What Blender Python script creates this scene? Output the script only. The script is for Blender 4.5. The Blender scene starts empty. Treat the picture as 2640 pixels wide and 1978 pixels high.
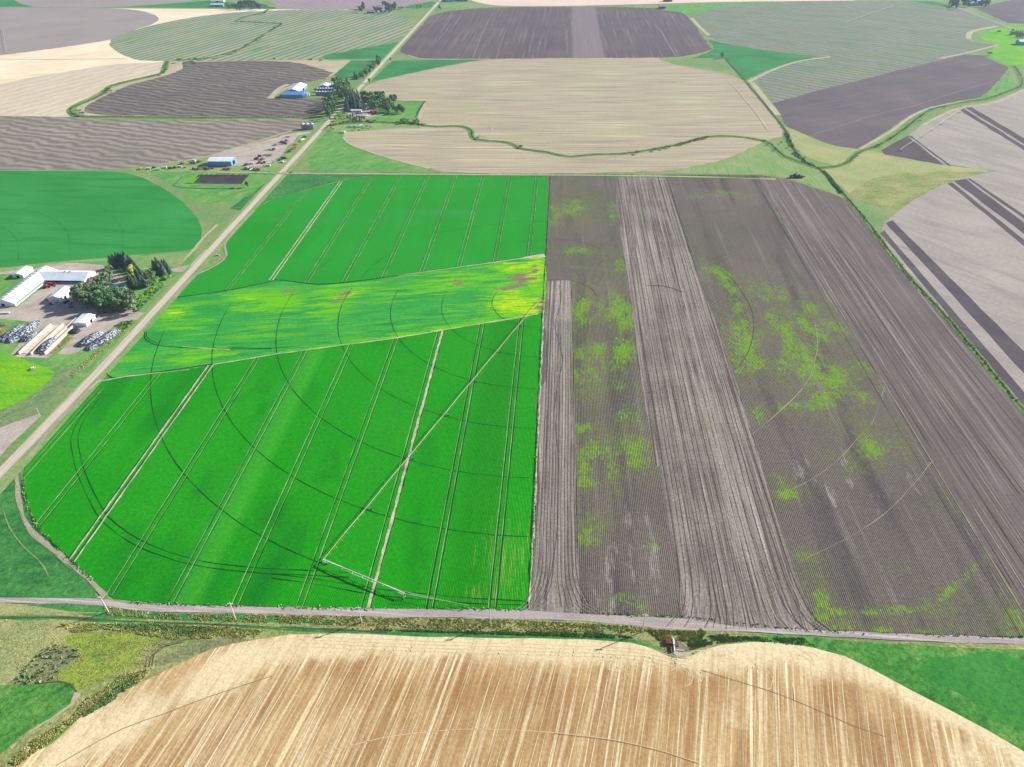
import bpy, bmesh, math, random
from math import sin, cos, pi, radians, sqrt, atan2, hypot
from mathutils import Vector, Matrix
from mathutils.geometry import delaunay_2d_cdt

random.seed(7)
S = bpy.context.scene
C = S.collection

# ------------------------------------------------------------------ camera
CF, CP, CY, CR = 1559.32 / 2212.0, .6248, -.076, -.0222          # focal / width, pitch, yaw, roll
CAM = Vector((13.06, -725.46, 403.06))
FW = Vector((sin(CY) * cos(CP), cos(CY) * cos(CP), -sin(CP)))
_rt = Vector((cos(CY), -sin(CY), 0)); _up = _rt.cross(FW)
RT = _rt * cos(CR) + _up * sin(CR); UP = -_rt * sin(CR) + _up * cos(CR)
cam_d = bpy.data.cameras.new("Camera"); cam = bpy.data.objects.new("Camera", cam_d); C.objects.link(cam)
cam_d.sensor_width = 36.0; cam_d.lens = 36.0 * CF; cam_d.clip_start = 1.0; cam_d.clip_end = 20000.0
cam.matrix_world = Matrix(((RT.x, UP.x, -FW.x, CAM.x), (RT.y, UP.y, -FW.y, CAM.y), (RT.z, UP.z, -FW.z, CAM.z), (0, 0, 0, 1)))
S.camera = cam
S.render.resolution_x = 1024; S.render.resolution_y = 767

# ------------------------------------------------------------------ light
SUN_AZ, SUN_EL = radians(62), radians(26)
W = bpy.data.worlds.new("World"); S.world = W; W.use_nodes = True
nt = W.node_tree; bg = nt.nodes['Background']
sky = nt.nodes.new('ShaderNodeTexSky'); sky.sky_type = 'NISHITA'; sky.sun_disc = False
sky.sun_elevation = SUN_EL; sky.sun_rotation = SUN_AZ; sky.altitude = 300
nt.links.new(sky.outputs[0], bg.inputs[0]); bg.inputs[1].default_value = 0.07
sd = bpy.data.lights.new("Sun", 'SUN'); sd.energy = 4.9; sd.angle = radians(.53); sd.color = (1.0, .955, .88)
so = bpy.data.objects.new("Sun", sd); C.objects.link(so)
so.rotation_euler = Vector((-sin(SUN_AZ) * cos(SUN_EL), -cos(SUN_AZ) * cos(SUN_EL), -sin(SUN_EL))).to_track_quat('-Z', 'Y').to_euler()
so.location = (0, 0, 600)
S.view_settings.view_transform = 'Standard'; S.view_settings.look = 'None'
S.view_settings.exposure = 0.72; S.view_settings.gamma = 1
S.render.engine = 'CYCLES'
S.cycles.volume_bounces = 0; S.cycles.max_bounces = 5

# ------------------------------------------------------------------ survey helpers: photo pixels (2640 wide) -> ground
def g3(px, py, z=0.0):
    x = (px - 1320.0) / (2640 * CF); y = -(py - 988.6) / (2640 * CF)
    d = FW + RT * x + UP * y
    t = (z - CAM.z) / d.z
    return CAM + d * t
def g(px, py, z=0.0):
    p = g3(px, py, z); return (p.x, p.y)
def topx(x, y, z=0.0):
    v = Vector((x, y, z)) - CAM; w = v.dot(FW)
    return (1320 + 2640 * CF * v.dot(RT) / w, 988.6 - 2640 * CF * v.dot(UP) / w)
REG = {'A': (0, 0, 900, 2212), 'B': (800, 0, 900, 2212), 'C': (1700, 0, 940, 2212), 'D': (0, 440, 800, 2212),
       'E': (700, 440, 800, 2212), 'F': (1400, 440, 1240, 2212), 'G': (0, 950, 900, 2212), 'H': (700, 1000, 900, 2212),
       'I': (0, 1450, 1000, 2212), 'J': (900, 1450, 900, 2212), 'K': (1700, 1100, 940, 1774),
       'P': (0, 660, 260, 2154), 'Q': (160, 640, 320, 2209), 'R': (0, 790, 340, 2212), 'U': (680, 190, 220, 2212),
       'V': (830, 220, 270, 2212), 'Y': (350, 300, 450, 2212), 'O': (880, 120, 160, 1894), 'L': (1640, 1560, 240, 2212),
       'M': (2400, 0, 240, 2212), 'N': (540, 0, 220, 2212), 'T': (900, 0, 400, 2212), 'S': (0, 0, 1, 1)}
def px(seq):
    """'A:1,2 3,4 B:5,6' -> source pixels"""
    out = []; r = 'S'
    for tok in seq.split():
        if ':' in tok:
            r, tok = tok.split(':')
            if not tok: continue
        a, b = tok.split(','); x0, y0, w, n = REG[r]; s = w / n
        out.append((x0 + float(a) * s, y0 + float(b) * s))
    return out
def gp(seq): return [g(*p) for p in px(seq)]

# ------------------------------------------------------------------ materials
def lin(c):
    return tuple((v / 255 / 12.92 if v / 255 <= .04045 else ((v / 255 + .055) / 1.055) ** 2.4) for v in c)
MATS = {}
class NB:
    def __init__(s, name):
        s.m = bpy.data.materials.new(name); s.m.use_nodes = True; s.t = s.m.node_tree; s.n = s.t.nodes
        s.b = s.n['Principled BSDF']
        s.pos = s.n.new('ShaderNodeNewGeometry').outputs['Position']
    def link(s, a, b): s.t.links.new(a, b)
    def map(s, scale=(1, 1, 1), rot=0.0, vec=None):
        # rotate world so that local y runs along the heading "rot" (degrees clockwise from north), then scale
        a = s.n.new('ShaderNodeMapping'); a.vector_type = 'POINT'; a.inputs['Rotation'].default_value = (0, 0, radians(rot))
        s.link(vec or s.pos, a.inputs['Vector'])
        b = s.n.new('ShaderNodeMapping'); b.inputs['Scale'].default_value = scale
        s.link(a.outputs[0], b.inputs['Vector']); return b.outputs[0]
    def noise(s, scale, rot=0.0, detail=3, rough=.55, vec=None, dist=0.0):
        if not isinstance(scale, tuple): scale = (scale,) * 3
        n = s.n.new('ShaderNodeTexNoise'); n.inputs['Scale'].default_value = 1
        n.inputs['Detail'].default_value = detail; n.inputs['Roughness'].default_value = rough
        n.inputs['Distortion'].default_value = dist
        s.link(s.map(scale, rot, vec), n.inputs['Vector']); return n.outputs['Fac']
    def rng(s, v, a, b, c=0.0, d=1.0):
        n = s.n.new('ShaderNodeMapRange'); n.clamp = True
        for k, q in zip(('From Min', 'From Max', 'To Min', 'To Max'), (a, b, c, d)): n.inputs[k].default_value = q
        s.link(v, n.inputs['Value']); return n.outputs[0]
    def math(s, op, a, b=None):
        n = s.n.new('ShaderNodeMath'); n.operation = op
        for i, v in enumerate((a, b)):
            if v is None: continue
            if isinstance(v, (int, float)): n.inputs[i].default_value = v
            else: s.link(v, n.inputs[i])
        return n.outputs[0]
    def mix(s, f, a, b):
        n = s.n.new('ShaderNodeMix'); n.data_type = 'RGBA'
        for k, v in ((0, f), (6, a), (7, b)):
            if isinstance(v, tuple): n.inputs[k].default_value = (*v[:3], 1)
            elif isinstance(v, (int, float)): n.inputs[k].default_value = v
            else: s.link(v, n.inputs[k])
        return n.outputs[2]
    def sine(s, period, rot=0.0, wob=0.0, wobscale=.02):
        v = s.map((1, 1, 1), rot); sx = s.n.new('ShaderNodeSeparateXYZ'); s.link(v, sx.inputs[0])
        x = sx.outputs[0]
        if wob:
            x = s.math('ADD', x, s.math('MULTIPLY', s.math('SUBTRACT', s.noise(wobscale, detail=2), .5), wob))
        return s.math('ADD', s.math('MULTIPLY', s.math('SINE', s.math('MULTIPLY', x, 2 * pi / period)), .5), .5)
    def attr(s, name):
        n = s.n.new('ShaderNodeAttribute'); n.attribute_name = name; return n.outputs['Fac']
    def bump(s, h, dist=.3, strength=.6):
        n = s.n.new('ShaderNodeBump'); n.inputs['Distance'].default_value = dist; n.inputs['Strength'].default_value = strength
        s.link(h, n.inputs['Height']); s.link(n.outputs[0], s.b.inputs['Normal'])
    def done(s, col, rough=.9, spec=.15, metal=0.0):
        if isinstance(col, tuple): s.b.inputs['Base Color'].default_value = (*col[:3], 1)
        else: s.link(col, s.b.inputs['Base Color'])
        s.b.inputs['Roughness'].default_value = rough; s.b.inputs['Specular IOR Level'].default_value = spec
        s.b.inputs['Metallic'].default_value = metal
        return s.m

def field(name, c1, c2, big=.012, fine=.35, rows=None, streak=None, layers=(), grain=.25, stipple=None, bump=0.25, strips=(), fscale=(1, 1, 1)):
    """c1/c2 broad patches; rows=(period,heading,colour,amount,wobble); streak=[(heading,across,along,colour,lo,hi)];
    layers=[(attribute,colour,noise scale,threshold width,rows?)]"""
    m = NB(name)
    f = m.rng(m.noise(big, detail=4), .35, .65)
    col = m.mix(f, lin(c1), lin(c2))
    for (hd, ac, al, cc, lo, hi) in (streak or ()):
        n = m.noise((ac, al, .01), hd, detail=3, rough=.6, dist=.9 if 'tracked' in name else .25)
        col = m.mix(m.rng(n, lo, hi), col, lin(cc))
    for (x0, x1, cc, amt, soft) in strips:            # strips running along the rows between two eastings
        sx = m.n.new('ShaderNodeSeparateXYZ'); m.link(m.pos, sx.inputs[0])
        a = m.rng(sx.outputs[0], x0 - soft, x0 + soft); b = m.rng(sx.outputs[0], x1 - soft, x1 + soft, 1, 0)
        col = m.mix(m.math('MULTIPLY', m.math('MULTIPLY', a, b), amt), col, lin(cc))
    rowmask = None
    if rows:
        per, hd, cc, amt, wob = rows
        rowmask = m.sine(per, hd, wob)
        col = m.mix(m.math('MULTIPLY', rowmask, amt), col, lin(cc))
    for (at, cc, ns, thr, wid) in layers:
        a = m.attr(at)
        n = m.noise(ns, detail=4, rough=.7) if not isinstance(ns, tuple) or len(ns) == 3 else m.noise(ns[:3], ns[3], detail=4, rough=.7)
        if name == 'soil_rows' and at != 'w2':
            n = m.math('ADD', m.math('MULTIPLY', n, .8), m.math('MULTIPLY', m.noise((.07, .035, .1), 0, detail=3), .45)); n = m.math('SUBTRACT', n, .12)
        v = m.math('ADD', a, m.math('MULTIPLY', m.math('SUBTRACT', n, .5), {'soil_rows': 4.6, 'crop_strip': 3.6}.get(name, 2.4)))
        if name in ('soil_rows', 'crop_strip'): v = m.math('MULTIPLY', v, m.rng(a, .06, .4))
        k = m.rng(v, thr, thr + wid)
        if rowmask is not None: k = m.math('MULTIPLY', k, m.rng(rowmask, 0, 1, 1, .35))
        col = m.mix(k, col, lin(cc))
    gr = m.noise(fine, detail=5, rough=.75)
    hsv = m.n.new('ShaderNodeHueSaturation'); m.link(col, hsv.inputs['Color'])
    g2 = m.noise(fine * 2.6, detail=3, rough=.7); m.link(m.math('MULTIPLY', m.rng(gr, .3, .7, 1 - grain * 1.25, 1 + grain * 1.25), m.rng(g2, .3, .7, 1 - grain * .5, 1 + grain * .5)), hsv.inputs['Value'])
    if bump:
        h = gr if rowmask is None else m.math('ADD', gr, m.math('MULTIPLY', rowmask, -.5))
        m.bump(h, bump, .8)
    MATS[name] = m.done(hsv.outputs[0], .95, .05)
    return MATS[name]
def plain(name, c, var=.12, scale=.6, rough=.6, spec=.3, metal=0.0, c2=None, linear=False):
    m = NB(name)
    tc = m.n.new('ShaderNodeTexCoord').outputs['Object']
    n = m.noise(scale, detail=4, vec=tc)
    a = c if linear else lin(c); b = (tuple(v * (1 - var * 2) for v in a) if c2 is None else lin(c2))
    MATS[name] = m.done(m.mix(m.rng(n, .35, .7), a, b), rough, spec, metal)
    return MATS[name]

# ------------------------------------------------------------------ flat sheets and ribbons
LEVEL = [0]
def nextz():
    LEVEL[0] += 1; return LEVEL[0] * .004
def smooth(P, closed=True, corner=38, step=14.0, jit=0.0):
    n = len(P); out = []
    rnd = random.Random(int(abs(P[0][0] * 7 + P[0][1] * 13)))
    def isc(i):
        if not closed and (i == 0 or i == n - 1): return True
        a, b, c = P[i - 1], P[i], P[(i + 1) % n]
        t1 = atan2(b[1] - a[1], b[0] - a[0]); t2 = atan2(c[1] - b[1], c[0] - b[0])
        return abs((t2 - t1 + pi) % (2 * pi) - pi) > radians(corner)
    crn = [isc(i) for i in range(n)]
    for i in range(n if closed else n - 1):
        p1, p2 = P[i], P[(i + 1) % n]
        L = hypot(p2[0] - p1[0], p2[1] - p1[1])
        p0 = P[i - 1] if (closed or i > 0) else p1; p3 = P[(i + 2) % n] if (closed or i < n - 2) else p2
        m1 = (0, 0) if crn[i] else None; m2 = (0, 0) if crn[(i + 1) % n] else None
        def tang(a, b, c):
            l1 = hypot(b[0] - a[0], b[1] - a[1]) + 1e-6; l2 = hypot(c[0] - b[0], c[1] - b[1]) + 1e-6
            tx = (b[0] - a[0]) / l1 + (c[0] - b[0]) / l2; ty = (b[1] - a[1]) / l1 + (c[1] - b[1]) / l2
            tl = hypot(tx, ty) + 1e-6; return (tx / tl * L, ty / tl * L)
        chord = (p2[0] - p1[0], p2[1] - p1[1])
        m1 = chord if m1 else tang(p0, p1, p2); m2 = chord if m2 else tang(p1, p2, p3)
        k = max(1, min(60, int(L / step)))
        for j in range(k):
            t = j / k; t2 = t * t; t3 = t2 * t
            x = (2 * t3 - 3 * t2 + 1) * p1[0] + (t3 - 2 * t2 + t) * m1[0] + (-2 * t3 + 3 * t2) * p2[0] + (t3 - t2) * m2[0]
            y = (2 * t3 - 3 * t2 + 1) * p1[1] + (t3 - 2 * t2 + t) * m1[1] + (-2 * t3 + 3 * t2) * p2[1] + (t3 - t2) * m2[1]
            if jit: x += rnd.uniform(-jit, jit); y += rnd.uniform(-jit, jit)
            out.append((x, y))
    if not closed: out.append(P[-1])
    return out
def mesh_obj(name, V, F, mat, parent=None, smooth_shade=False):
    me = bpy.data.meshes.new(name); me.from_pydata(V, [], F); me.update()
    for mm in (mat if isinstance(mat, (list, tuple)) else [mat]): me.materials.append(MATS[mm] if isinstance(mm, str) else mm)
    if smooth_shade: me.polygons.foreach_set('use_smooth', [True] * len(me.polygons))
    o = bpy.data.objects.new(name, me); C.objects.link(o)
    if parent: o.parent = parent
    return o
def tag(o, label=None, cat=None, group=None, kind=None):
    if label: o['label'] = label
    if cat: o['category'] = cat
    if group: o['group'] = group
    if kind: o['kind'] = kind
    return o
def blobval(blobs, X, Y):
    v = 0.0
    for (bx, by, rx, ry, ang, st) in blobs:
        dx, dy = X - bx, Y - by; a = radians(ang)
        u = (dx * cos(a) + dy * sin(a)) / rx; w = (-dx * sin(a) + dy * cos(a)) / ry
        d = (u * u + w * w) / 1.7
        if d < 6: v = max(v, st * math.exp(-d * .9))
    return v
def sheet(name, pts, mat, label=None, cat=None, kind='structure', grid=None, paint=None, jit=.6, corner=38, step=14, world=False):
    P = pts if world else gp(pts)
    cy_ = sum(p[1] for p in P) / len(P); jit = jit * (1 + max(0, cy_) / 450) * (1.6 if kind == 'structure' else 1)
    P = smooth(P, True, corner, step, jit)
    z = nextz()
    pts2 = [Vector(p) for p in P]; n = len(pts2)
    if grid:
        xs = [p[0] for p in P]; ys = [p[1] for p in P]
        y = min(ys) + grid * .5; r = 0
        while y < max(ys):
            x = min(xs) + grid * (.5 if r % 2 else .25)
            while x < max(xs):
                ins = False; j = n - 1
                for i in range(n):
                    a, b = P[i], P[j]
                    if (a[1] > y) != (b[1] > y) and x < (b[0] - a[0]) * (y - a[1]) / (b[1] - a[1]) + a[0]: ins = not ins
                    j = i
                if ins: pts2.append(Vector((x, y)))
                x += grid
            y += grid * .87; r += 1
    res = delaunay_2d_cdt(pts2, [], [list(range(n))], 1, 1e-4)
    V = [(v.x, v.y, z) for v in res[0]]
    F = []
    for f in res[2]:
        a, b, c = (V[f[0]], V[f[1]], V[f[2]])
        F.append(f if (b[0] - a[0]) * (c[1] - a[1]) - (b[1] - a[1]) * (c[0] - a[0]) > 0 else f[::-1])
    o = mesh_obj(name, V, F, mat)
    tag(o, label, cat, None, kind)
    if paint and mat == 'soil_rows': paint = dict(paint, w3=[(b_[0], b_[1], b_[2] * 2.6, b_[3] * 2.6, b_[4], .7) for b_ in paint['w1'] if b_[5] > .6])
    for k, bl in (paint or {}).items():
        at = o.data.attributes.new(k, 'FLOAT', 'POINT')
        vals = []
        for v in V:
            X, Y = topx(v[0], v[1]); vals.append(blobval(bl, X, Y))
        at.data.foreach_set('value', vals)
    return o
class RB:
    """ribbons lying on the ground collected into one sheet"""
    def __init__(s): s.V = []; s.F = []; s.z = nextz()
    def add(s, P, w, w2=None, jit=0.0, raw=False, step=10, zz=0):
        if isinstance(P, str): P = gp(P)
        P = P if raw else smooth(P, False, 60, step)
        n = len(P); base = len(s.V); rnd = random.Random(n * 31 + int(P[0][0]))
        for i, p in enumerate(P):
            a = P[max(0, i - 1)]; b = P[min(n - 1, i + 1)]
            dx, dy = b[0] - a[0], b[1] - a[1]; l = hypot(dx, dy) + 1e-9; nx, ny = -dy / l, dx / l
            ww = (w + ((w2 if w2 is not None else w) - w) * i / max(1, n - 1)) / 2
            ja, jb = rnd.uniform(-jit, jit), rnd.uniform(-jit, jit)
            s.V += [(p[0] + nx * (ww + ja), p[1] + ny * (ww + ja), s.z + zz), (p[0] - nx * (ww + jb), p[1] - ny * (ww + jb), s.z + zz)]
            if i: k = base + 2 * i; s.F.append((k - 2, k - 1, k + 1, k))
        return s
    def arc(s, cx, cy, r, a0, a1, w, jit=.1, zz=0):
        n = max(4, int(abs(a1 - a0) * pi / 180 * r / 8))
        P = [(cx + r * sin(radians(a0 + (a1 - a0) * i / n)), cy + r * cos(radians(a0 + (a1 - a0) * i / n))) for i in range(n + 1)]
        return s.add(P, w, jit=jit, raw=True, zz=zz)
    def done(s, name, mat, label=None, cat=None, kind='structure'):
        return tag(mesh_obj(name, s.V, s.F, mat), label, cat, None, kind)

exec_order = None
# ------------------------------------------------------------------ ground palette
field('pasture', (112, 142, 88), (142, 152, 102), .01, .25, streak=[(15, .06, .02, (90, 150, 70), .5, .75)], grain=.22)
field('grass_bright', (88, 150, 74), (116, 160, 84), .02, .3, streak=[(30, .1, .03, (70, 132, 64), .5, .75), (70, .06, .04, (146, 172, 96), .55, .8)], grain=.25)
field('grass_deep', (46, 116, 56), (74, 138, 68), .02, .3, streak=[(80, .12, .02, (34, 92, 48), .5, .8), (60, .05, .2, (100, 150, 80), .58, .8)], grain=.36, bump=.5)
field('grass_near', (62, 130, 50), (94, 148, 68), .02, .3, streak=[(40, .2, .03, (44, 98, 44), .5, .75), (110, .06, .06, (124, 158, 84), .56, .8)], grain=.4, bump=.6)
field('grass_core', (50, 128, 48), (66, 140, 58), .02, .3, streak=[(20, .05, .03, (40, 118, 54), .5, .8)], grain=.25, bump=.4)
field('bank_dull', (116, 138, 92), (134, 146, 104), .02, .3, streak=[(38, .12, .02, (78, 128, 70), .5, .7)], grain=.25, bump=.4)
field('grass_far', (58, 136, 76), (50, 120, 66), .01, .2, grain=.2, streak=[(92, .05, .01, (88, 148, 92), .52, .75)])
field('grass_lime', (122, 182, 22), (96, 168, 40), .02, .3, streak=[(95, .16, .02, (84, 160, 44), .5, .7), (92, .3, .03, (150, 190, 40), .6, .8)], grain=.22)
field('grass_straw', (172, 170, 118), (148, 158, 104), .02, .5, streak=[(60, .2, .08, (150, 150, 95), .55, .75)], grain=.3, bump=.6)
field('grass_olive', (136, 158, 56), (150, 158, 80), .02, .4, streak=[(80, .1, .03, (85, 115, 60), .5, .75)], grain=.3, bump=.6)
field('brush_dull', (120, 124, 92), (140, 140, 100), .04, .5, grain=.45, bump=.8)
field('verge', (128, 144, 84), (166, 160, 106), .03, .4, streak=[(88, .3, .03, (80, 114, 62), .5, .75)], grain=.4, bump=.8)
field('verge_side', (124, 154, 88), (150, 160, 108), .03, .4, streak=[(0, .4, .02, (90, 150, 80), .5, .7)], grain=.25, bump=.5)
field('gravel', (192, 178, 164), (206, 192, 176), .03, .8, streak=[(0, .5, .01, (160, 150, 146), .5, .7)], grain=.12)
field('gravel_pale', (214, 202, 188), (200, 188, 174), .03, .8, grain=.12)
field('gravel_cross', (178, 165, 160), (162, 150, 150), .03, .8, streak=[(92, .5, .01, (196, 186, 178), .5, .65), (92, 1.2, .015, (140, 132, 132), .55, .7)], grain=.15)
field('yard_dirt', (188, 176, 164), (168, 155, 146), .04, .5, streak=[(55, .12, .04, (206, 192, 174), .5, .8), (40, .3, .08, (150, 134, 122), .55, .8)], grain=.2)
field('dirt_dark', (120, 105, 100), (150, 132, 122), .06, .5, grain=.25)
field('tan_bright', (232, 212, 178), (240, 226, 200), .008, .2, streak=[(80, .05, .01, (222, 200, 160), .5, .7)], grain=.06)
field('tan_ripple', (205, 190, 165), (215, 200, 175), .008, .2, rows=(34, 25, (185, 172, 150), .55, 60), grain=.1)
field('tan_mid', (180, 168, 140), (174, 160, 138), .006, .2, streak=[(90, .16, .006, (150, 136, 124), .45, .68), (90, .22, .005, (208, 198, 160), .52, .7), (90, .03, .008, (160, 168, 112), .54, .8)], grain=.08)
field('tan_edge', (190, 178, 150), (172, 164, 132), .03, .3, grain=.1)
field('brown_ripple', (150, 140, 130), (165, 152, 142), .007, .2, rows=(20, 110, (110, 101, 94), .8, 40), streak=[(95, .05, .006, (138, 135, 118), .45, .7)], grain=.1)
field('brown_dark', (118, 107, 103), (134, 123, 114), .006, .2, rows=(19, 112, (86, 80, 80), .9, 38), streak=[(95, .06, .005, (138, 136, 120), .5, .7)], grain=.1)
field('purple_soil', (100, 89, 92), (114, 102, 102), .008, .2, streak=[(62, .05, .008, (96, 88, 104), .5, .75), (62, .12, .006, (138, 126, 136), .6, .8)], grain=.1)
field('plowed', (98, 86, 88), (112, 99, 99), .006, .2, streak=[(0, .1, .004, (94, 82, 92), .48, .7), (0, .16, .003, (140, 126, 126), .54, .72), (0, .3, .003, (80, 68, 76), .55, .7)], grain=.12,
      strips=[(36, 116, (146, 132, 134), .6, 4)])
field('pale_soil', (160, 150, 142), (174, 164, 154), .01, .2, streak=[(140, .04, .01, (150, 142, 136), .45, .7), (-38, .3, .006, (172, 162, 152), .5, .8), (-38, .12, .004, (146, 136, 130), .56, .74)], grain=.1)
field('grey_soil', (152, 140, 136), (162, 150, 144), .006, .2, streak=[(70, .05, .006, (150, 142, 142), .5, .7)], grain=.06)
field('striped_green', (176, 172, 146), (158, 164, 136), .006, .2, rows=(24, 18, (104, 124, 90), .95, 5), streak=[(18, .03, .006, (84, 150, 88), .54, .7), (18, .012, .003, (150, 160, 140), .5, .6)], grain=.1)
field('striped_far', (176, 158, 160), (168, 150, 155), .006, .2, rows=(26, 32, (124, 110, 120), .8, 7), grain=.06)
field('striped_grey', (138, 148, 112), (142, 138, 118), .005, .2, rows=(22, 133, (102, 114, 104), .85, 26), streak=[(135, .03, .006, (96, 136, 98), .5, .68), (120, .02, .01, (150, 146, 138), .5, .7)], grain=.08)
field('pink_field', (220, 196, 180), (228, 206, 192), .006, .2, grain=.05)
field('crop_left', (40, 136, 54), (54, 146, 68), .006, .3, grain=.12, bump=.15, streak=[(92, .05, .006, (34, 124, 50), .5, .72), (92, .3, .01, (66, 156, 78), .56, .75)])
field('crop_upper', (26, 148, 24), (38, 154, 42), .006, .35, rows=(.93, 0, (14, 100, 20), .3, 0), grain=.12,
      streak=[(0, .02, .004, (34, 160, 36), .5, .75), (90, .01, .003, (52, 150, 66), .5, .7)], bump=.2)
field('crop_lower', (26, 158, 4), (38, 166, 14), .009, .35, rows=(1.13, 0, (8, 92, 12), .6, 0), grain=.2,
      streak=[(0, .018, .002, (38, 158, 22), .53, .68), (0, .05, .002, (30, 160, 10), .55, .75), (0, .35, .06, (84, 128, 26), .66, .78), (0, .014, .006, (14, 128, 22), .55, .7)], strips=[(g(552*1.19349,1010*1.19349)[0] - 9, g(552*1.19349,1010*1.19349)[0] + 9, (76, 186, 46), .6, 4), (-250, -235, (50, 160, 50), .4, 5), (-60, -28, (30, 130, 8), .5, 6)],
      layers=[('w1', (150, 165, 80), (.8, .03, .1, 0), .72, .5)], bump=.25)
field('crop_strip', (44, 148, 52), (58, 158, 60), .02, .3, grain=.16,
      streak=[(80, .3, .02, (62, 168, 74), .5, .75), (80, .12, .02, (30, 128, 56), .5, .75), (80, .06, .008, (92, 176, 34), .52, .7), (82, .3, .012, (120, 186, 20), .6, .74)],
      layers=[('w1', (104, 184, 8), (.16, .022, .1, 80), .34, .6), ('w2', (176, 206, 8), (.22, .035, .1, 80), .45, .5), ('w3', (136, 112, 92), (.14, .05, .1, 80), .5, .3)], bump=.3)
DR = (92, 82, 78)
field('soil_rows', (132, 121, 111), (119, 109, 102), .008, .45, rows=(1.38, 0, (56, 52, 50), .68, 0), grain=.26,
      streak=[(0, .04, .003, (96, 88, 88), .5, .68), (0, .12, .004, (150, 142, 136), .58, .76), (90, .008, .004, (112, 112, 92), .5, .68)],
      layers=[('w2', (166, 160, 154), (.09, .02, .1, 0), .6, .6), ('w3', (112, 126, 62), (.5, .12, .1, 0), .3, 1.0), ('w1', (116, 166, 20), (.5, .16, .1, 0), .42, .65)], bump=.35)
field('soil_tracked', (146, 134, 126), (112, 102, 96), .022, .4, grain=.3,
      streak=[(0, .55, .004, (80, 70, 66), .48, .66), (0, .14, .003, (164, 152, 144), .48, .7), (0, .32, .003, (182, 171, 162), .56, .74), (0, .9, .006, (196, 186, 176), .62, .76), (0, .1, .006, (120, 120, 94), .6, .78)], bump=.3)
field('soil_tracked_dark', (122, 111, 105), (106, 96, 92), .008, .4, grain=.16,
      streak=[(-1, .4, .003, (88, 78, 78), .48, .64), (1, .22, .002, (150, 138, 140), .56, .7), (0, .7, .005, (166, 155, 154), .62, .74)], bump=.25)
field('tilled_dark', (86, 76, 82), (98, 88, 92), .02, .3, streak=[(140, .2, .01, (76, 68, 76), .5, .7)], grain=.12)
field('stubble', (202, 172, 124), (180, 146, 98), .03, .5, grain=.17,
      streak=[(12, .06, .014, (166, 130, 90), .45, .68), (12, .35, .008, (224, 202, 160), .52, .7), (10, .8, .02, (156, 122, 84), .54, .74), (13, .2, .006, (234, 214, 168), .56, .66), (11, .45, .004, (244, 228, 188), .57, .64)],
      layers=[('w1', (226, 206, 166), (.03, .03, .1, 0), .3, .6), ('w2', (156, 112, 66), (.3, .014, .1, 12), .2, 1.3)], bump=.25)
field('stubble_line', (216, 196, 152), (226, 206, 166), .05, .5, grain=.1)
field('stubble_dark', (132, 104, 72), (150, 120, 86), .05, .5, grain=.1)
field('track_shade', (8, 66, 16), (14, 80, 24), .1, .6, grain=.2)  # dark green paints the shade crop edges throw into the tracks
field('track_brown', (82, 74, 68), (96, 88, 78), .1, .6, grain=.25)  # darker brown strip colour for ruts
field('track_soil', (150, 186, 122), (110, 166, 90), .1, .6, grain=.3)
field('track_wide', (206, 192, 172), (170, 160, 140), .08, .4, grain=.3)
field('line_faint', (142, 130, 130), (128, 116, 120), .1, .6, grain=.3)
field('track_pale', (168, 158, 142), (152, 146, 126), .1, .6, grain=.2)
field('ditch_grass', (120, 152, 72), (98, 134, 62), .05, .5, grain=.35, bump=.8)
field('pond_mud', (66, 56, 64), (80, 66, 72), .05, .4, streak=[(90, .1, .03, (130, 95, 88), .62, .78)], grain=.12)
m = NB('ditch_water_shade'); MATS['ditch_water_shade'] = m.done(m.mix(m.noise(.1), lin((22, 34, 30)), lin((44, 56, 42))), .5, .3)  # near-black water tone, shade of the ditch vegetation painted in

# ------------------------------------------------------------------ the setting
V = [(x, y, 0) for x, y in ((-7000, -1500), (7000, -1500), (7000, 7000), (-7000, 7000))]
tag(mesh_obj('ground', V, [(0, 1, 2, 3)], 'pasture'), kind='structure')

# --- far band
sheet('far_field', 'A:-900,-150 60,-60 130,25 210,42 760,42 960,30 1200,10 1320,-60 1000,-150', 'grey_soil', jit=0)
sheet('far_grass', 'A:770,44 960,32 1200,12 1340,2 1420,10 1660,30 1740,52 B:40,58', 'grass_far', jit=0)
sheet('far_grass', 'A:-300,-10 80,-5 140,25 210,42 -300,46', 'grass_far', jit=0)
sheet('far_striped_field', 'S:640,-60 716,20 740,22 900,24 1045,17 1110,3 1140,-50', 'striped_far', jit=0)
sheet('far_grass', 'S:1045,17 1112,3 1128,8 1118,20 1040,21', 'grass_far', jit=0)
sheet('far_pink_field', 'S:1200,-60 1208,-4 1240,8 1288,14 1450,15 1700,9 1850,5 2200,1 2500,-60', 'pink_field', jit=0)
sheet('far_grass', 'S:1128,14 1200,6 1288,14 1450,15 1450,18 1120,18', 'verge_side', jit=0)
sheet('far_stubble_field', 'A:-600,48 0,48 400,50 1400,56 2212,58 2212,66 1640,74 1500,78 1300,100 1050,145 700,270 720,310 860,372 1060,388 1000,395 700,412 400,458 200,492 0,532 -600,600', 'tan_bright', jit=0)
sheet('far_brown_field', 'A:-500,50 400,50 800,57 900,70 980,95 1005,120 960,155 850,190 700,250 460,290 200,325 0,350 -500,400', 'grey_soil', jit=.3)
sheet('far_green_striped_field', 'S:287,108 285,103 300,95 345,78 430,57 530,40 640,31 700,27 750,25 902,26 960,30 1010,36 1050,50 1068,65 1030,100 1000,116 960,122 920,128 860,140 825,151 600,157 431,158 354,154 326,143 300,128', 'striped_green', jit=.3)
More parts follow.
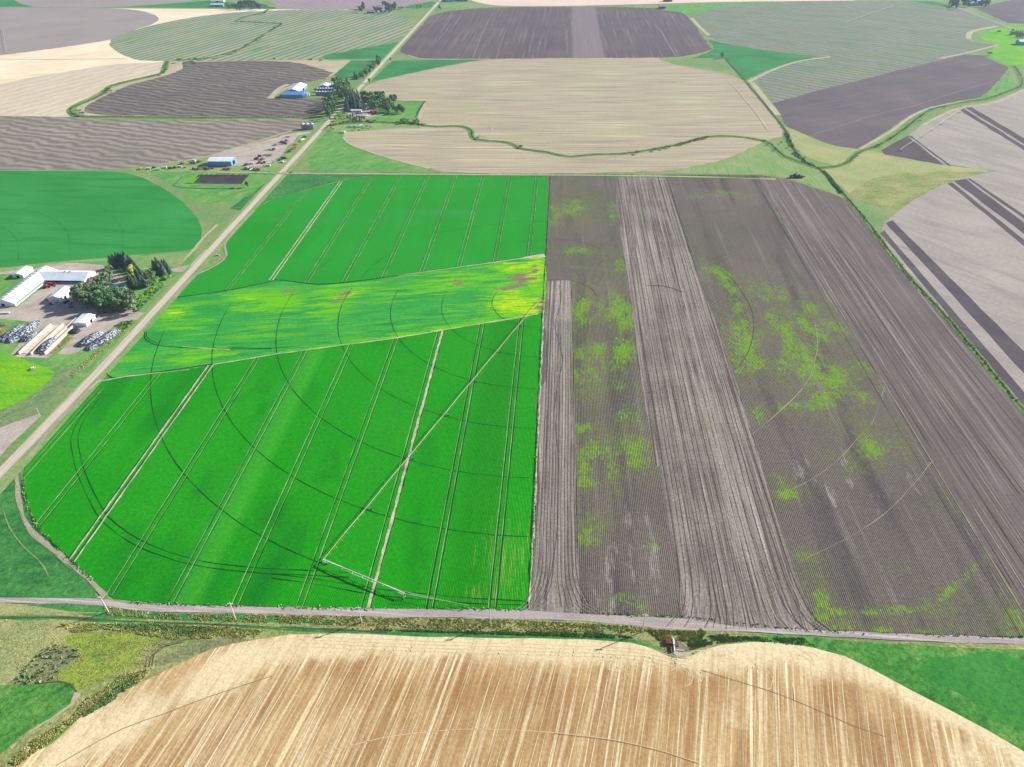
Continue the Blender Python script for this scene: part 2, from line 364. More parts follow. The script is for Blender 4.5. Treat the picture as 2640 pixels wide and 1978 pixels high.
sheet('far_ripple_field', 'A:-500,600 0,532 200,492 400,457 700,412 1000,394 1060,390 1035,430 1010,462 850,502 700,542 600,600 440,680 450,720 440,740 0,735 -500,730', 'tan_ripple', jit=.3)
sheet('far_tan_headland', 'A:1062,390 2212,376 B:260,380 150,470 100,500 0,500 A:2060,500 1900,520 1700,620 1400,735 520,738 480,690 560,640 700,560 850,515 1000,480 1060,450', 'tan_edge', jit=.3)
sheet('far_dark_field', 'A:1160,392 1830,392 1980,420 2110,460 2060,500 1860,530 1800,560 1715,625 2060,622 2065,700 1960,738 1500,737 900,733 600,722 540,708 530,690 580,650 700,590 850,530 1000,492 1130,450', 'brown_dark', jit=.4)
sheet('far_furrowed_field', 'A:-500,735 0,735 440,744 600,752 900,759 1400,757 1900,752 1965,760 1900,820 1800,850 1500,935 1300,990 1000,1040 800,1065 500,1076 0,1076 -500,1076', 'brown_ripple', jit=.4)
sheet('farmyard_gravel', 'Y:870,500 1100,440 1400,360 1700,290 1950,220 2200,190 2230,215 2080,240 1980,330 1880,450 1740,560 1640,640 1300,660 1240,600 1200,520', 'yard_dirt', jit=1)
sheet('farm_verge', 'Y:-100,660 200,640 500,590 700,555 870,500 1200,525 1240,620 1640,640 1800,560 2080,240 2230,215 1990,560 1790,700 0,700', 'verge_side', jit=1)
sheet('farm_grass', 'Y:-100,700 1790,700 1700,790 1560,960 1480,1100 900,1100 600,1010 480,890 200,740', 'grass_bright', jit=1)
# --- plots by the road and second farm
sheet('small_plot', 'B:80,352 300,310 530,272 560,268 500,340 470,372 90,378', 'grass_far', jit=.4)
sheet('small_plot', 'B:255,388 395,384 395,420 330,460 270,490 200,500 150,475', 'grass_far', jit=.4)
sheet('green_wedge_field', 'B:385,515 430,470 520,384 1000,378 1120,377 1000,392 800,430 640,468 500,495', 'grass_far', jit=.4)
sheet('plowed_field', 'S:1032,132 1085,69 1121,37 1187,25 1300,19 1435,18 1700,22 1755,30 1776,47 1802,80 1836,128 1785,141 1700,149 1435,149 1288,153 1085,151 1052,142', 'plowed', jit=.4)
sheet('tan_circle_field', 'B:320,595 335,560 400,525 500,495 650,462 800,430 1000,395 1120,377 1560,370 2212,365 C:0,362 100,395 250,420 400,450 520,497 600,590 700,710 762,800 740,830 690,840 600,875 450,945 200,1015 0,1040 B:2212,1085 850,1085 750,1065 560,1020 400,970 250,912 205,870 230,835 500,815 690,800 690,750 730,640 560,635 460,605', 'tan_mid', jit=.5)
sheet('grass_wedge', 'B:0,1085 0,920 110,828 225,835 205,870 250,912 400,970 560,1020 750,1065 800,1085', 'grass_bright', jit=.6)
sheet('paddock', 'B:550,643 725,641 700,690 668,745 600,760 400,772 360,740 430,690', 'grass_bright', jit=.4)
sheet('paddock_verge', 'B:95,830 150,795 360,772 700,795 690,812 500,815 230,838', 'verge_side', jit=.5)
sheet('paddock_dirt', 'V:380,500 700,490 1010,520 1200,540 1150,640 950,700 600,640 500,590 380,590', 'yard_dirt', jit=.5)
# --- right far side
sheet('grey_striped_field', 'C:195,110 240,80 300,58 500,25 900,12 1430,4 1700,18 1830,60 2000,110 2110,155 2050,160 1900,190 1875,215 1880,250 2060,270 1850,330 1960,335 690,628 600,510 590,480 290,215 230,150', 'striped_grey', jit=.4)
sheet('green_triangle_field', 'C:290,238 350,250 600,295 850,325 965,340 700,410 600,450 515,487 400,358 330,352 200,352 322,305', 'grass_far', jit=.4)
sheet('purple_field', 'C:690,625 1000,540 1300,465 1600,390 1850,330 1960,335 2050,380 2115,405 2100,440 2030,520 1950,590 1850,608 1650,648 1540,690 1400,780 1280,860 1210,905 1080,885 850,800 770,760 730,690', 'purple_soil', jit=.4)
sheet('lime_meadow', 'C:1950,215 2060,170 2212,140 2400,160 2400,420 2212,400 2100,390 2000,330 2070,272 1955,235', 'grass_lime', jit=.4)
sheet('green_crescent', 'C:2110,440 2140,480 2130,540 2080,570 1990,590 1940,600 2010,540 2060,490', 'grass_bright', jit=.4)
sheet('top_right_field', 'C:1925,55 2080,10 2212,-10 2500,-40 2500,130 2212,145 2115,140', 'purple_soil', jit=.3)
sheet('far_grass', 'C:60,26 500,12 900,8 500,30 300,60 200,98 150,75 30,62', 'grass_bright', jit=.3)
sheet('far_grass', 'C:1500,2 1640,5 1830,45 1760,45 1600,22', 'grass_far', jit=.3)
sheet('dry_meadow', 'C:770,770 850,805 1080,890 1210,908 1340,925 1500,965 1900,1022 2010,1035 1900,1065 1750,1110 1640,1160 1560,1290 1500,1300 1200,1200 985,1030 1100,1010 900,960 830,900', 'grass_straw', jit=1)
sheet('green_meadow_patch', 'C:1330,1080 1700,1040 2000,1045 1750,1110 1640,1160 1560,1290 1480,1290 1130,1190', 'verge', jit=1)
sheet('olive_pasture', 'C:0,1050 200,1018 450,948 600,880 690,895 760,950 860,1000 985,1035 1060,1110 1300,1400 1100,1200 960,1140 700,1068 400,1056', 'verge_side', jit=.6)
sheet('pale_field', 'C:1812,652 1700,700 1600,750 1500,828 1345,910 1370,938 1500,960 1900,1020 2060,1035 1900,1062 F:1880,50 1750,110 1640,180 1560,262 1560,300 1600,365 1700,495 1850,655 2000,840 2212,1090 2600,1500 2900,900 2600,-300 C:2500,420 2212,535 2100,585 1990,622 1850,642', 'pale_soil', jit=.5, step=20)
TD = 'tilled_dark'
for i, s_ in enumerate(('F:1552,288 1568,274 2212,1020 2400,1240 2400,1300 2212,1082', 'F:1576,242 1606,228 2212,832 2400,1020 2400,1150 2212,935',
           'F:1862,60 1882,55 2212,318 2400,470 2400,500 2212,345', 'F:1888,48 1944,38 2212,240 2400,385 2400,440 2212,292', 'F:1950,36 1964,37 2212,203 2400,335 2400,352 2212,222',
           'C:1822,668 1842,656 2212,886 2400,1005 2400,1030 2212,912', 'C:1850,650 1884,645 2212,838 2400,950 2400,985 2212,872',
           'C:1504,824 1345,910 1370,938 1500,960 1722,1000', 'C:1508,822 1524,822 1774,1007 1756,1006')):
    sheet('tilled_strip', s_, TD, jit=.3, step=25)
# --- left crop circle, farmstead ground
sheet('crop_circle', 'D:-400,10 0,3 500,4 850,12 1000,45 1100,92 1200,150 1300,222 1375,300 1420,370 1440,430 1430,490 1400,540 1340,568 1200,580 850,610 400,650 0,690 -400,725', 'crop_left',
      'smooth dark green crop circle left of the gravel road', 'crop field', 'stuff', jit=.2)
sheet('farm_lawn', 'D:-200,710 0,692 400,652 850,612 1200,582 1340,570 1400,580 1350,680 1250,750 1000,1010 960,1080 860,1200 560,1540 300,1560 -200,1560', 'grass_bright', jit=1)
sheet('dry_lawn', 'D:-200,712 0,700 350,655 850,622 1200,592 1330,580 1360,600 1290,690 900,650 400,665 200,700 0,745 -200,760', 'verge_side', jit=1)
sheet('farmyard_dirt', 'D:-200,752 0,738 120,728 280,690 330,668 600,660 790,690 900,800 980,1000 1010,1012 1035,1020 990,1062 860,1075 760,1140 560,1290 500,1310 420,1300 560,1130 480,1110 400,1290 320,1340 60,1330 150,1230 250,1090 0,1050 -200,1040 -200,1000 40,965 120,975 280,850 300,790 200,700', 'yard_dirt', jit=1)
sheet('farm_grass_strip', 'D:110,965 300,835 330,800 300,800 150,940', 'grass_bright', jit=.5)
sheet('farm_drive', 'D:1000,690 1220,700 1350,670 1330,705 1290,722 1100,712', 'yard_dirt', jit=.5)
sheet('lime_field', 'D:-200,1270 0,1290 150,1335 260,1378 330,1400 400,1440 380,1480 330,1520 G:370,0 300,90 150,200 0,270 -200,330', 'grass_lime',
      'bright lime green field corner below the farmyard', 'crop field', 'stuff', jit=.6)
sheet('dull_bank', 'G:-200,330 0,272 150,202 300,92 380,0 560,-20 420,100 270,250 180,330 0,410 -200,500', 'bank_dull', jit=.8)
sheet('tan_wedge', 'G:-300,500 0,375 250,290 262,300 130,420 0,560 -200,780', 'yard_dirt', jit=.8)
sheet('dark_grass_corner', 'G:-400,1000 0,715 60,690 128,640 128,740 150,880 220,1030 330,1130 430,1215 540,1320 I:560,200 610,210 0,208 -300,200', 'grass_deep', 'dark green grass corner left of the potato field', 'grass', 'stuff', jit=.8)
sheet('road_corner_green', 'E:-300,270 -60,100 60,20 150,22 730,25 500,72 240,138 0,212 -200,290', 'grass_deep', jit=.6)
sheet('crop_side_verge', 'D:1960,60 1820,280 1590,520 1610,600 1560,650 1430,720 1250,900 1160,960 1040,1080 1000,1130 860,1300 760,1440 640,1560 G:0,900 560,1540', 'grass_deep', jit=.6)
# --- the big field
sheet('potato_crop_north', 'E:-10,215 120,175 240,142 370,108 500,76 620,50 740,32 900,22 1500,28 1975,36 1972,300 1948,604 1800,622 1300,692 800,765 500,802 320,812 200,800 100,784 10,780 D:1945,788 1700,842 1400,887 1262,905 1330,830 1420,740 1560,660 1612,600 1600,530 1700,400 1820,288', 'crop_upper',
      'bright green crop north of the diagonal strip, crossed by tramlines', 'crop field', 'stuff', jit=.25)
strip_y = [(690, 780, 70, 16, 0, 1.0), (640, 767, 50, 12, 0, .9), (860, 770, 60, 30, -30, .8), (930, 745, 60, 12, -8, .7), (880, 765, 40, 30, -60, .7),
           (1010, 762, 60, 20, -6, .55), (1150, 735, 90, 14, -8, .8), (1230, 712, 90, 12, -8, .8), (1320, 690, 60, 16, 0, 1.0), (1370, 690, 40, 40, 0, 1.0), (1385, 740, 30, 40, 0, 1),
           (1320, 775, 60, 35, 0, 1.0), (1350, 790, 50, 22, 0, 1.0), (1100, 860, 240, 8, -9, .8), (1300, 820, 160, 9, -9, .7), (850, 895, 200, 7, -8, .7),
           (440, 805, 40, 14, 0, 1.0), (480, 840, 70, 10, -8, .6), (520, 920, 80, 10, -8, .7), (620, 935, 60, 8, -8, .5), (450, 800, 40, 12, 0, .6), (1180, 800, 60, 10, -8, .4), (760, 850, 50, 30, -8, .35)]
sheet('weedy_strip', 'D:1258,910 1420,888 1600,868 1700,848 1950,788 E:10,780 100,786 200,802 320,814 500,804 800,768 1300,694 1800,624 1948,606 1956,700 1958,900 1932,1000 1900,1020 1300,1122 900,1190 450,1250 0,1312 D:1520,1382 1100,1442 880,1472 790,1482 762,1445 820,1350 900,1240 1010,1100 1100,1020 1190,950', 'crop_strip',
      'uneven green strip with yellow weeds crossing the field diagonally', 'crop field', 'stuff', grid=5, jit=.3,
      paint={'w1': [(a, b, c * 1.15, d * 1.4, e, f) for a, b, c, d, e, f in strip_y],
             'w2': [(1330, 690, 45, 14, 0, .7), (1380, 700, 22, 40, 10, .8), (1320, 780, 50, 26, 0, .9), (1360, 800, 30, 18, 0, .9), (645, 770, 30, 8, 0, .6), (880, 760, 50, 8, -10, .7), (450, 803, 25, 6, 0, .7), (1100, 858, 200, 4, -9, .5), (1395, 770, 22, 30, 0, .5)],
             'w3': [(748, 750, 18, 5, -5, 1.0), (872, 778, 16, 6, -8, 1.0), (885, 758, 22, 5, -8, .8), (1178, 728, 16, 7, -8, 1.0), (1350, 718, 34, 10, 0, 1.1), (1320, 740, 26, 6, -10, 1.0), (1393, 792, 14, 12, 0, .8), (1275, 748, 8, 4, 0, .8), (1378, 698, 10, 16, 20, .8), (1400, 770, 14, 30, 0, .55)]})
sheet('potato_crop_south', 'G:735,58 1200,5 D:1520,1384 E:0,1314 450,1252 900,1192 1300,1124 1900,1022 1938,1004 J:1163,0 1160,100 1112,300 500,296 0,290 I:2212,262 1300,246 950,232 745,216 650,206 590,168 540,128 G:590,1345 450,1225 330,1105 240,1010 185,900 160,830 145,740 150,660 165,600 250,515 400,350 560,190 640,90', 'crop_lower',
      'deep green potato crop south of the diagonal strip, with tramlines and wheel circles', 'crop field', 'stuff', grid=7, jit=.2,
      paint={'w1': [(1300, 1450, 90, 130, 0, .85), (1370, 1400, 40, 120, 0, .8), (1260, 1530, 120, 40, 0, .8)]})
sheet('soil_strip_west', 'E:1978,34 1962,500 1958,700 1962,900 1950,1000 J:1166,0 1160,100 1118,310 1462,322 1452,0 H:1930,900 1925,200 E:2140,1500 2130,1000 2140,780 2350,780 2360,34', 'soil_rows', grid=8, jit=.2, paint={'w1': [], 'w2': []})
FW1 = []
for (a, b, c_, d_, e_, s_) in ((140, 170, 60, 40, 0, .75), (60, 190, 30, 30, 0, .7), (50, 245, 40, 14, 0, .6), (320, 200, 26, 50, 0, .6), (150, 370, 45, 14, 0, .8), (165, 445, 40, 12, 0, .6), (350, 430, 28, 30, 0, .7),
        (345, 640, 70, 60, 20, 1.0), (390, 700, 40, 50, 0, 1.0), (180, 640, 50, 60, 0, .85), (370, 830, 70, 50, 0, .9), (260, 860, 130, 60, 0, .75), (200, 930, 60, 60, 0, .7), (330, 990, 60, 30, 0, .6),
        (190, 1180, 50, 20, 0, .9), (400, 1130, 60, 60, 0, .6), (200, 1300, 60, 50, 0, .9), (420, 1290, 80, 60, 0, .8), (430, 1340, 90, 30, 0, .9)):
    FW1.append((1400 + a * .5606, 440 + b * .5606, c_ * .5606, d_ * .5606, e_, s_))
FW1 += [(1510, 1200, 20, 30, 0, .8), (1570, 1180, 25, 40, 0, .8), (1500, 1245, 40, 10, 0, .7), (1515, 1360, 30, 22, 0, .75), (1520, 1400, 30, 14, 0, .6), (1600, 1540, 70, 14, 0, .55), (1620, 1570, 80, 8, 0, .6), (1680, 1410, 30, 40, 0, .4)]
sheet('soil_strip_middle', 'F:20,14 330,16 345,200 400,560 450,950 500,1160 J:2060,0 2112,342 1462,322 1452,0 F:150,1356 130,480 20,505 15,330 24,200', 'soil_rows', grid=5, jit=.2, paint={'w1': FW1, 'w2': [(1600, 1450, 140, 160, 0, .5)]})
FW2 = []
for (a, b, c_, d_, e_, s_) in ((830, 480, 60, 20, 25, .95), (865, 540, 60, 18, 50, .95), (905, 540, 22, 12, 40, .8), (895, 640, 22, 50, -10, .9), (900, 740, 40, 70, 5, .95), (945, 800, 40, 80, 15, .95), (890, 800, 40, 80, 20, .7), (960, 870, 50, 50, 0, .85), (900, 920, 30, 20, 0, .8), (825, 720, 16, 60, 0, .5),
        (1060, 690, 30, 70, -15, .75), (1130, 760, 30, 80, -10, .9), (1105, 900, 30, 40, 0, .8), (1200, 640, 60, 60, 0, .6), (1200, 720, 40, 60, 0, .8), (1190, 860, 60, 80, -30, 1.0), (1230, 920, 60, 60, -20, 1.0), (1345, 960, 70, 50, 0, 1.0), (1330, 1040, 80, 40, 0, .8), (1290, 740, 60, 60, 0, .7), (1380, 720, 50, 60, 0, .6),
        (1100, 1080, 60, 20, 0, .7), (1230, 1080, 80, 24, 0, .75), (1480, 1000, 90, 120, 0, .5), (1500, 1270, 80, 50, 0, .8), (990, 1130, 40, 40, 0, .6), (1020, 560, 200, 80, 0, .45), (840, 110, 120, 20, 5, .5), (700, 120, 40, 20, 0, .5), (1000, 540, 60, 30, 0, .5), (740, 470, 40, 40, 0, .5)):
    FW2.append((1400 + a * .5606, 440 + b * .5606, c_ * .5606, d_ * .5606, e_, s_))
def kk(a, b): return (1700 + a * .5299, 1100 + b * .5299)
for (a, b, c_, d_, e_, s_) in ((1030, 90, 70, 40, 0, .8), (620, 330, 60, 20, 0, .8), (570, 260, 60, 40, 0, .5), (700, 630, 40, 16, 0, .7), (790, 850, 30, 60, -25, 1.0), (900, 905, 160, 12, 0, 1.0), (1150, 895, 120, 12, -2, 1.1), (800, 935, 60, 12, 0, 1.1), (1330, 850, 60, 12, -32, 1.1), (1420, 790, 60, 12, -38, 1.1), (1520, 700, 70, 12, -45, 1.1), (1600, 630, 30, 12, -45, 1.1), (900, 970, 80, 16, 0, .8), (1090, 985, 50, 14, 0, .8), (1310, 990, 60, 12, 0, .9), (1330, 890, 40, 20, 0, .7), (1720, 960, 60, 60, 40, .8), (1200, 690, 50, 20, 0, .4), (1130, 370, 80, 20, 0, .3)):
    X, Y = kk(a, b); FW2.append((X, Y, c_ * .53, d_ * .53, e_, s_))
sheet('soil_strip_east', 'F:555,18 1010,20 1060,150 1200,420 1400,720 1600,1040 1800,1356 K:1774,870 1900,1020 1774,1024 1200,1008 752,990 560,400 440,0 F:995,1356 850,850 700,450', 'soil_rows', grid=5, jit=.2,
      paint={'w1': FW2, 'w2': [(kk(800, 250)[0], kk(800, 250)[1], 120, 90, 20, .5), (kk(1100, 350)[0], kk(1100, 350)[1], 160, 60, -30, .45)]})
sheet('soil_far_edge', 'F:985,20 1100,35 1250,80 1385,130 1480,245 1560,350 1700,520 1850,690 2000,860 2212,1120 2400,1350 K:1900,500 1900,1030 1774,870 F:1800,1356 1600,1040 1400,720 1200,420 1060,150', 'soil_tracked_dark', jit=.3)
sheet('tracked_strip_east', 'F:330,16 555,18 700,450 850,850 995,1356 K:440,0 560,400 752,990 600,992 105,945 75,700 0,200 F:520,1356 450,950 400,560 345,200', 'soil_tracked', jit=.3)
sheet('tracked_strip_west', 'E:1962,900 1958,790 2140,780 2130,1000 2140,1500 H:1925,200 1930,900 1955,1390 1950,1440 1600,1420 1650,1300 1660,1180 1700,600 1702,0 E:1950,1500 1945,1010', 'soil_tracked', jit=.4)
# --- southern strip
sheet('roadside_verge', 'I:-300,225 600,250 900,285 1300,290 2212,305 J:400,350 1000,355 2212,415 K:750,1035 1774,1062 1900,1066 1900,1700 1774,1620 1500,1450 1000,1200 700,1080 300,1070 200,1110 100,1140 J:2100,640 1800,540 1500,500 0,470 I:1700,430 1400,480 1000,620 500,850 60,1190 -300,1400', 'verge', jit=.6)
sheet('grass_band', 'I:300,232 620,252 900,288 1300,292 1500,300 1900,330 1900,352 1300,336 900,330 600,318 400,290 0,245', 'grass_deep', jit=.6)
sheet('farm_track_band', 'I:-100,310 300,300 800,335 1300,355 2212,390 J:500,440 1500,475 1780,490 1950,540 2000,560 1850,520 1500,498 0,472 I:2212,412 1700,402 1500,385 1200,360 800,350 300,330 -100,330', 'grass_deep', jit=.6)
sheet('straw_patch', 'I:-200,240 0,240 200,250 400,270 600,290 420,305 300,300 0,312 -200,320', 'grass_straw', jit=1.5)
sheet('straw_patch', 'I:-200,330 0,330 300,335 390,370 400,410 300,460 230,500 170,580 90,660 0,700 -200,700', 'grass_straw', jit=1.5)
sheet('dull_brush_patch', 'I:235,500 330,470 460,480 470,530 380,580 330,640 300,670 170,700 60,690 170,590', 'brush_dull', jit=2)
sheet('olive_patch', 'I:395,400 600,390 850,400 960,430 850,470 820,560 830,610 640,650 600,690 480,710 330,670 340,630 450,540 400,450', 'grass_olive', jit=2)
sheet('dull_brush_patch', 'I:860,600 900,540 1060,470 1300,420 1450,430 1200,500 1000,590', 'brush_dull', jit=2)
sheet('green_corner', 'I:-200,700 0,700 200,690 370,680 430,700 440,740 400,810 300,880 240,915 0,920 -200,920', 'grass_near', jit=.8)
sheet('green_corner', 'I:-300,930 0,925 120,918 200,930 100,1010 0,1100 -200,1200', 'grass_near', jit=.8)
sheet('green_bank', 'I:0,1240 100,1130 250,1020 400,920 480,850 620,700 700,700 600,780 480,880 330,1000 160,1120 60,1200', 'ditch_grass', jit=1)
sheet('green_field_east', 'K:300,1030 600,1015 1000,1050 1774,1085 2000,1095 2000,1750 1774,1590 1600,1490 1400,1380 1200,1280 1050,1200 900,1125 750,1080 600,1055 450,1045', 'grass_near',
      'dark green grass field right of the stubble', 'grass', 'stuff', jit=.8)
sheet('green_field_east_core', 'K:1200,1180 1400,1110 1900,1120 1900,1600 1774,1500 1560,1400 1500,1300 1300,1240', 'grass_core', jit=2.5)
ST = 'J:0,455 500,472 1000,482 1500,492 1780,508 1880,530 1960,570 2030,604 2100,612 2180,606 K:110,1128 160,1115 200,1090 300,1062 450,1046 600,1055 750,1080 900,1120 1050,1190 1200,1272 1400,1372 1600,1482 1774,1585 2100,1800 1900,2300 I:-600,2000 -200,1400 60,1168 170,1100 300,1030 520,830 800,690 1000,590 1200,500 1330,462 1450,440 1650,412 1800,405 2000,404'
sheet('stubble_field', ST, 'stubble', grid=6, jit=.3,
      paint={'w1': [(I_[0], I_[1], I_[2], I_[3], I_[4], I_[5]) for I_ in ((1100, 1665, 300, 26, 2, 1.2), (1450, 1675, 300, 30, 1, 1.2), (850, 1665, 200, 30, -8, 1.2), (600, 1720, 200, 30, -25, 1.2), (450, 1800, 200, 30, -30, 1.1), (300, 1880, 200, 36, -33, 1.1), (130, 1980, 200, 40, -38, 1.1),
             (1700, 1690, 120, 30, 8, 1.1), (1800, 1710, 80, 22, 10, 1.1), (1950, 1680, 130, 34, 0, 1.2), (2100, 1690, 120, 40, 20, 1.2), (2250, 1740, 120, 26, 27, 1.2), (2400, 1810, 140, 24, 29, 1.2), (2560, 1900, 140, 24, 31, 1.2), (2660, 1960, 100, 30, 33, 1.2), (1900, 1800, 40, 60, 0, .6), (2500, 1950, 80, 30, 20, .7))],
             'w2': [(1350, 1880, 700, 150, 0, .62), (2200, 1900, 300, 90, 20, .6), (1300, 1790, 260, 60, 0, 1.0), (1000, 1790, 120, 50, 0, .9), (1700, 1800, 200, 60, 0, .8), (900, 1740, 50, 25, 0, .8), (430, 1790, 60, 30, -40, .6), (1000, 1900, 150, 60, 0, .6), (1850, 1790, 80, 60, 0, .8), (2150, 1800, 60, 60, 0, .9), (2350, 1900, 120, 50, 20, .8), (1500, 1900, 200, 60, 0, .5), (1150, 1850, 80, 50, 0, .7), (2170, 1750, 15, 40, 0, .8), (700, 1850, 100, 50, 0, .5)]})

# ------------------------------------------------------------------ roads, tracks, ditches
r = RB()
r.add([(-440.5, -900), (-440.5, 3200)], 22, raw=True)
r.done('road_verge', 'verge_side')
r = RB(); RP = [(-452.4 + .0128 * (y + 300) * 0 + (1.5 if y < -250 else 0), y) for y in range(-900, 3300, 30)]
RX = lambda y: -441.8 + max(0, min(1, (-y - 150) / 250)) * -6.5
RP = [(RX(y), y) for y in range(-900, 3300, 25)]
r.V = []; r.F = []
r.add(RP, 9.2, jit=.25, raw=True); r.done('gravel_road', 'gravel')
r = RB()
for o_ in (-2.6, -.9, 1.0, 2.7): r.add([(p[0] + o_, p[1]) for p in RP], .8, jit=.3, raw=True)
r.done('road_wheel_rut', 'gravel_pale')
r = RB()
for o_ in (-4.4, 4.6): r.add([(p[0] + o_, p[1]) for p in RP], .9, jit=.3, raw=True)
r.done('road_edge', 'tan_edge')
sheet('dirt_road', 'I:-300,204 0,203 620,214 730,234 1300,248 2200,265 J:0,293 600,300 1110,305 1450,322 1800,345 2112,358 K:400,975 750,990 1200,1008 1774,1028 2000,1036 2000,1074 1774,1062 1200,1040 600,1008 0,980 J:1500,372 1000,355 400,350 I:1300,290 900,285 600,250 0,228 -300,226', 'gravel_cross', jit=.3)
r = RB()
r.add('D:1250,900 1290,850 1400,740 1480,705 1590,640 1615,600 1600,545 1605,520 1700,400 1815,285', 3.2, jit=.3)
r.add('G:640,65 560,140 400,300 170,580', 3.5, jit=.5)
r.done('field_track', 'track_pale')
r = RB()
r.add('D:1360,700 1380,660 1480,560', 3, jit=.3); r.add('D:1310,640 1370,580 1450,480 1550,385', 4, jit=.4)
r.done('farm_track', 'tan_edge')
r = RB(); r.add('S:560,444 750,447 900,448 1200,450 1700,454 2000,462', 4.5, jit=.4)
r.done('headland_track', 'tan_edge')
r = RB(); r.add('S:640,447 900,452 1400,455 1990,460', 3.0, jit=.4, zz=0); r.done('headland_grass', 'grass_deep')
r = RB()
r.add('S:-200,18.5 0,18.5 300,21 700,23 900,24 1100,21', 6); r.add('S:1128,19 1435,16.5 1700,11 1960,5.5 2200,3 2400,2', 7)
r.add('M:540,150 830,250 1180,390 1500,510 1900,660 2300,800', 11); r.add('B:-100,378 0,378 260,380 395,378', 6); r.add('B:525,376 700,373 1140,373', 4)
r.done('far_road', 'track_pale')
# wheel tracks and tramlines in the green crop, crop-edge shade painted dark
PV = (-3.5, -11.0)
rd = RB(); rl = RB(); rw = RB()
import bisect
def clipx(pts):      # polyline boundary given as (x,y) list sorted by x -> interpolation
    pts = sorted(pts); xs = [p[0] for p in pts]
    def f(x):
        i = max(1, min(len(xs) - 1, bisect.bisect(xs, x)))
        a, b = pts[i - 1], pts[i]; t = (x - a[0]) / (b[0] - a[0] + 1e-9); t = max(0, min(1, t))
        return a[1] + (b[1] - a[1]) * t
    return f
top_n = clipx(gp('E:-10,215 120,175 240,142 370,108 500,76 620,50 740,32 900,22 1500,28 1975,36'))
bot_n = clipx(gp('E:1948,604 1800,622 1300,692 800,765 500,802 320,812 200,800 100,784 10,780 D:1945,788 1700,842 1400,887 1262,905'))
top_s = clipx(gp('G:735,58 1200,5 D:1520,1384 E:0,1314 450,1252 900,1192 1300,1124 1900,1022 1938,1004'))
bot_s = clipx(gp('J:1112,300 500,296 0,290 I:2212,262 1300,246 950,232 745,216 650,206 590,168 540,128 G:590,1345 450,1225 330,1105 240,1010 185,900 160,830'))
TX = [(-423, 0), (-378.3, 0), (-333.3, 1), (-289.5, 0), (-244.6, 0), (-199.6, 0), (-155.4, 0), (-111.6, 0), (-68, 0), (-26, 0)]
for i, (tx, wide) in enumerate(TX):
    yt, yb = top_n(tx), bot_n(tx)
    for sgn in (-2.1, 2.1):
        x = tx + sgn
        if i > 0 and (i > 1 or True):
            (rw if wide else rd).add([(x, yb + 1), (x, (yt + yb) / 2), (x, yt - 1)], 1.3 if wide else .6, jit=.18, step=12)
            if not wide: rl.add([(x + .7, yb + 1), (x + .7, (yt + yb) / 2), (x + .7, yt - 1)], .6 if i < 8 else .4, jit=.2, step=12)
    yt, yb = top_s(tx), bot_s(tx)
    if i == 0: yt = -190; yb = -318
    for sgn in (-2.2, 2.2):
        x = tx + sgn
        if wide:
            rw.add([(x, yb), (x, (yt + yb) / 2), (x, yt)], 1.3, jit=.35, step=7)
            rd.add([(x - 1.1, yb), (x - 1.1, yt)], .8, jit=.2, step=8)
        elif i == 7 and sgn > 0:
            rw.add([(x, yb), (x, (yt + yb) / 2), (x, yt)], 2.0, jit=.45, step=5); rd.add([(x + 1.5, yb), (x + 1.5, yt)], .7, jit=.4, step=4)
        else:
            rd.add([(x, yb), (x, (yt + yb) / 2), (x, yt)], (.8 if i > 6 else .6) if i > 3 else .4, jit=.16, step=12)
            rl.add([(x - .85, yb), (x - .85, yt)], .6 if (i + (sgn > 0)) % 2 else .4, jit=.2, step=12)
rd.add([(-4.2, 395), (-4.4, -29)], .8, jit=.4, step=6); rd.add([(-4.6, -32), (-2.6, -424)], 1.0, jit=.6, step=6)
rw.add([(-2.8, -30), (-1.6, -300), (-1.6, -424)], 1.1, jit=.6, step=6)
rw.add('D:640,1560 700,1500 780,1490 G:735,62 1200,8', 2.2, .9, jit=.4)
rw.add('D:1520,1384 E:0,1314 450,1252 900,1192 1300,1124 1900,1022', 1.3, jit=.4, step=7)
rd.add('E:10,778 100,783 200,799 320,810 500,800 800,763 1300,690 1800,620 1945,602', 1.5, jit=.4, step=7)
rd.add('D:1262,903 1400,885 1700,840 1945,786', 1.2, jit=.4, step=7); rw.add('E:900,750 1300,693 1650,645 1800,623', 1.0, 2.0, jit=.3); rw.add('E:1800,623 1948,604', 3, 9, jit=.5)
rd.add('D:760,1440 770,1460 800,1478 1100,1439 1520,1380', 1.2, jit=.4)
# circles of the irrigation pivot
CIRC = [(-5.4, -9.1, 56.7, 'E:1600,862'), (-6.9, -9.8, 111.8, 'E:1250,880'), (-9.1, -9.4, 166.4, 'E:900,850'), (-8.7, -11.9, 223.1, 'E:560,840'),
        (-10.5, -12.2, 285.9, 'E:150,880'), (-10.8, -11.1, 349.4, 'D:1640,950'), (-9.6, -10.6, 407.6, 'D:1170,1140')]
for i, (cx_, cy_, rr, sp_) in enumerate(CIRC):
    q_ = gp(sp_)[0]; a1 = math.degrees(atan2(q_[0] - cx_, q_[1] - cy_)) % 360
    rd.arc(cx_, cy_, rr, 179 if i < 6 else 200, a1, .62, jit=.2)
rd.add('E:1200,440 1450,400 1700,375 1965,365', .45, jit=.15); rd.add('E:1740,512 1850,498 1970,490', .45, jit=.15); rd.add('E:820,600 760,650 700,700 640,770', .5, jit=.3); rd.add('E:430,620 350,690 280,740 250,780', .5, jit=.3)
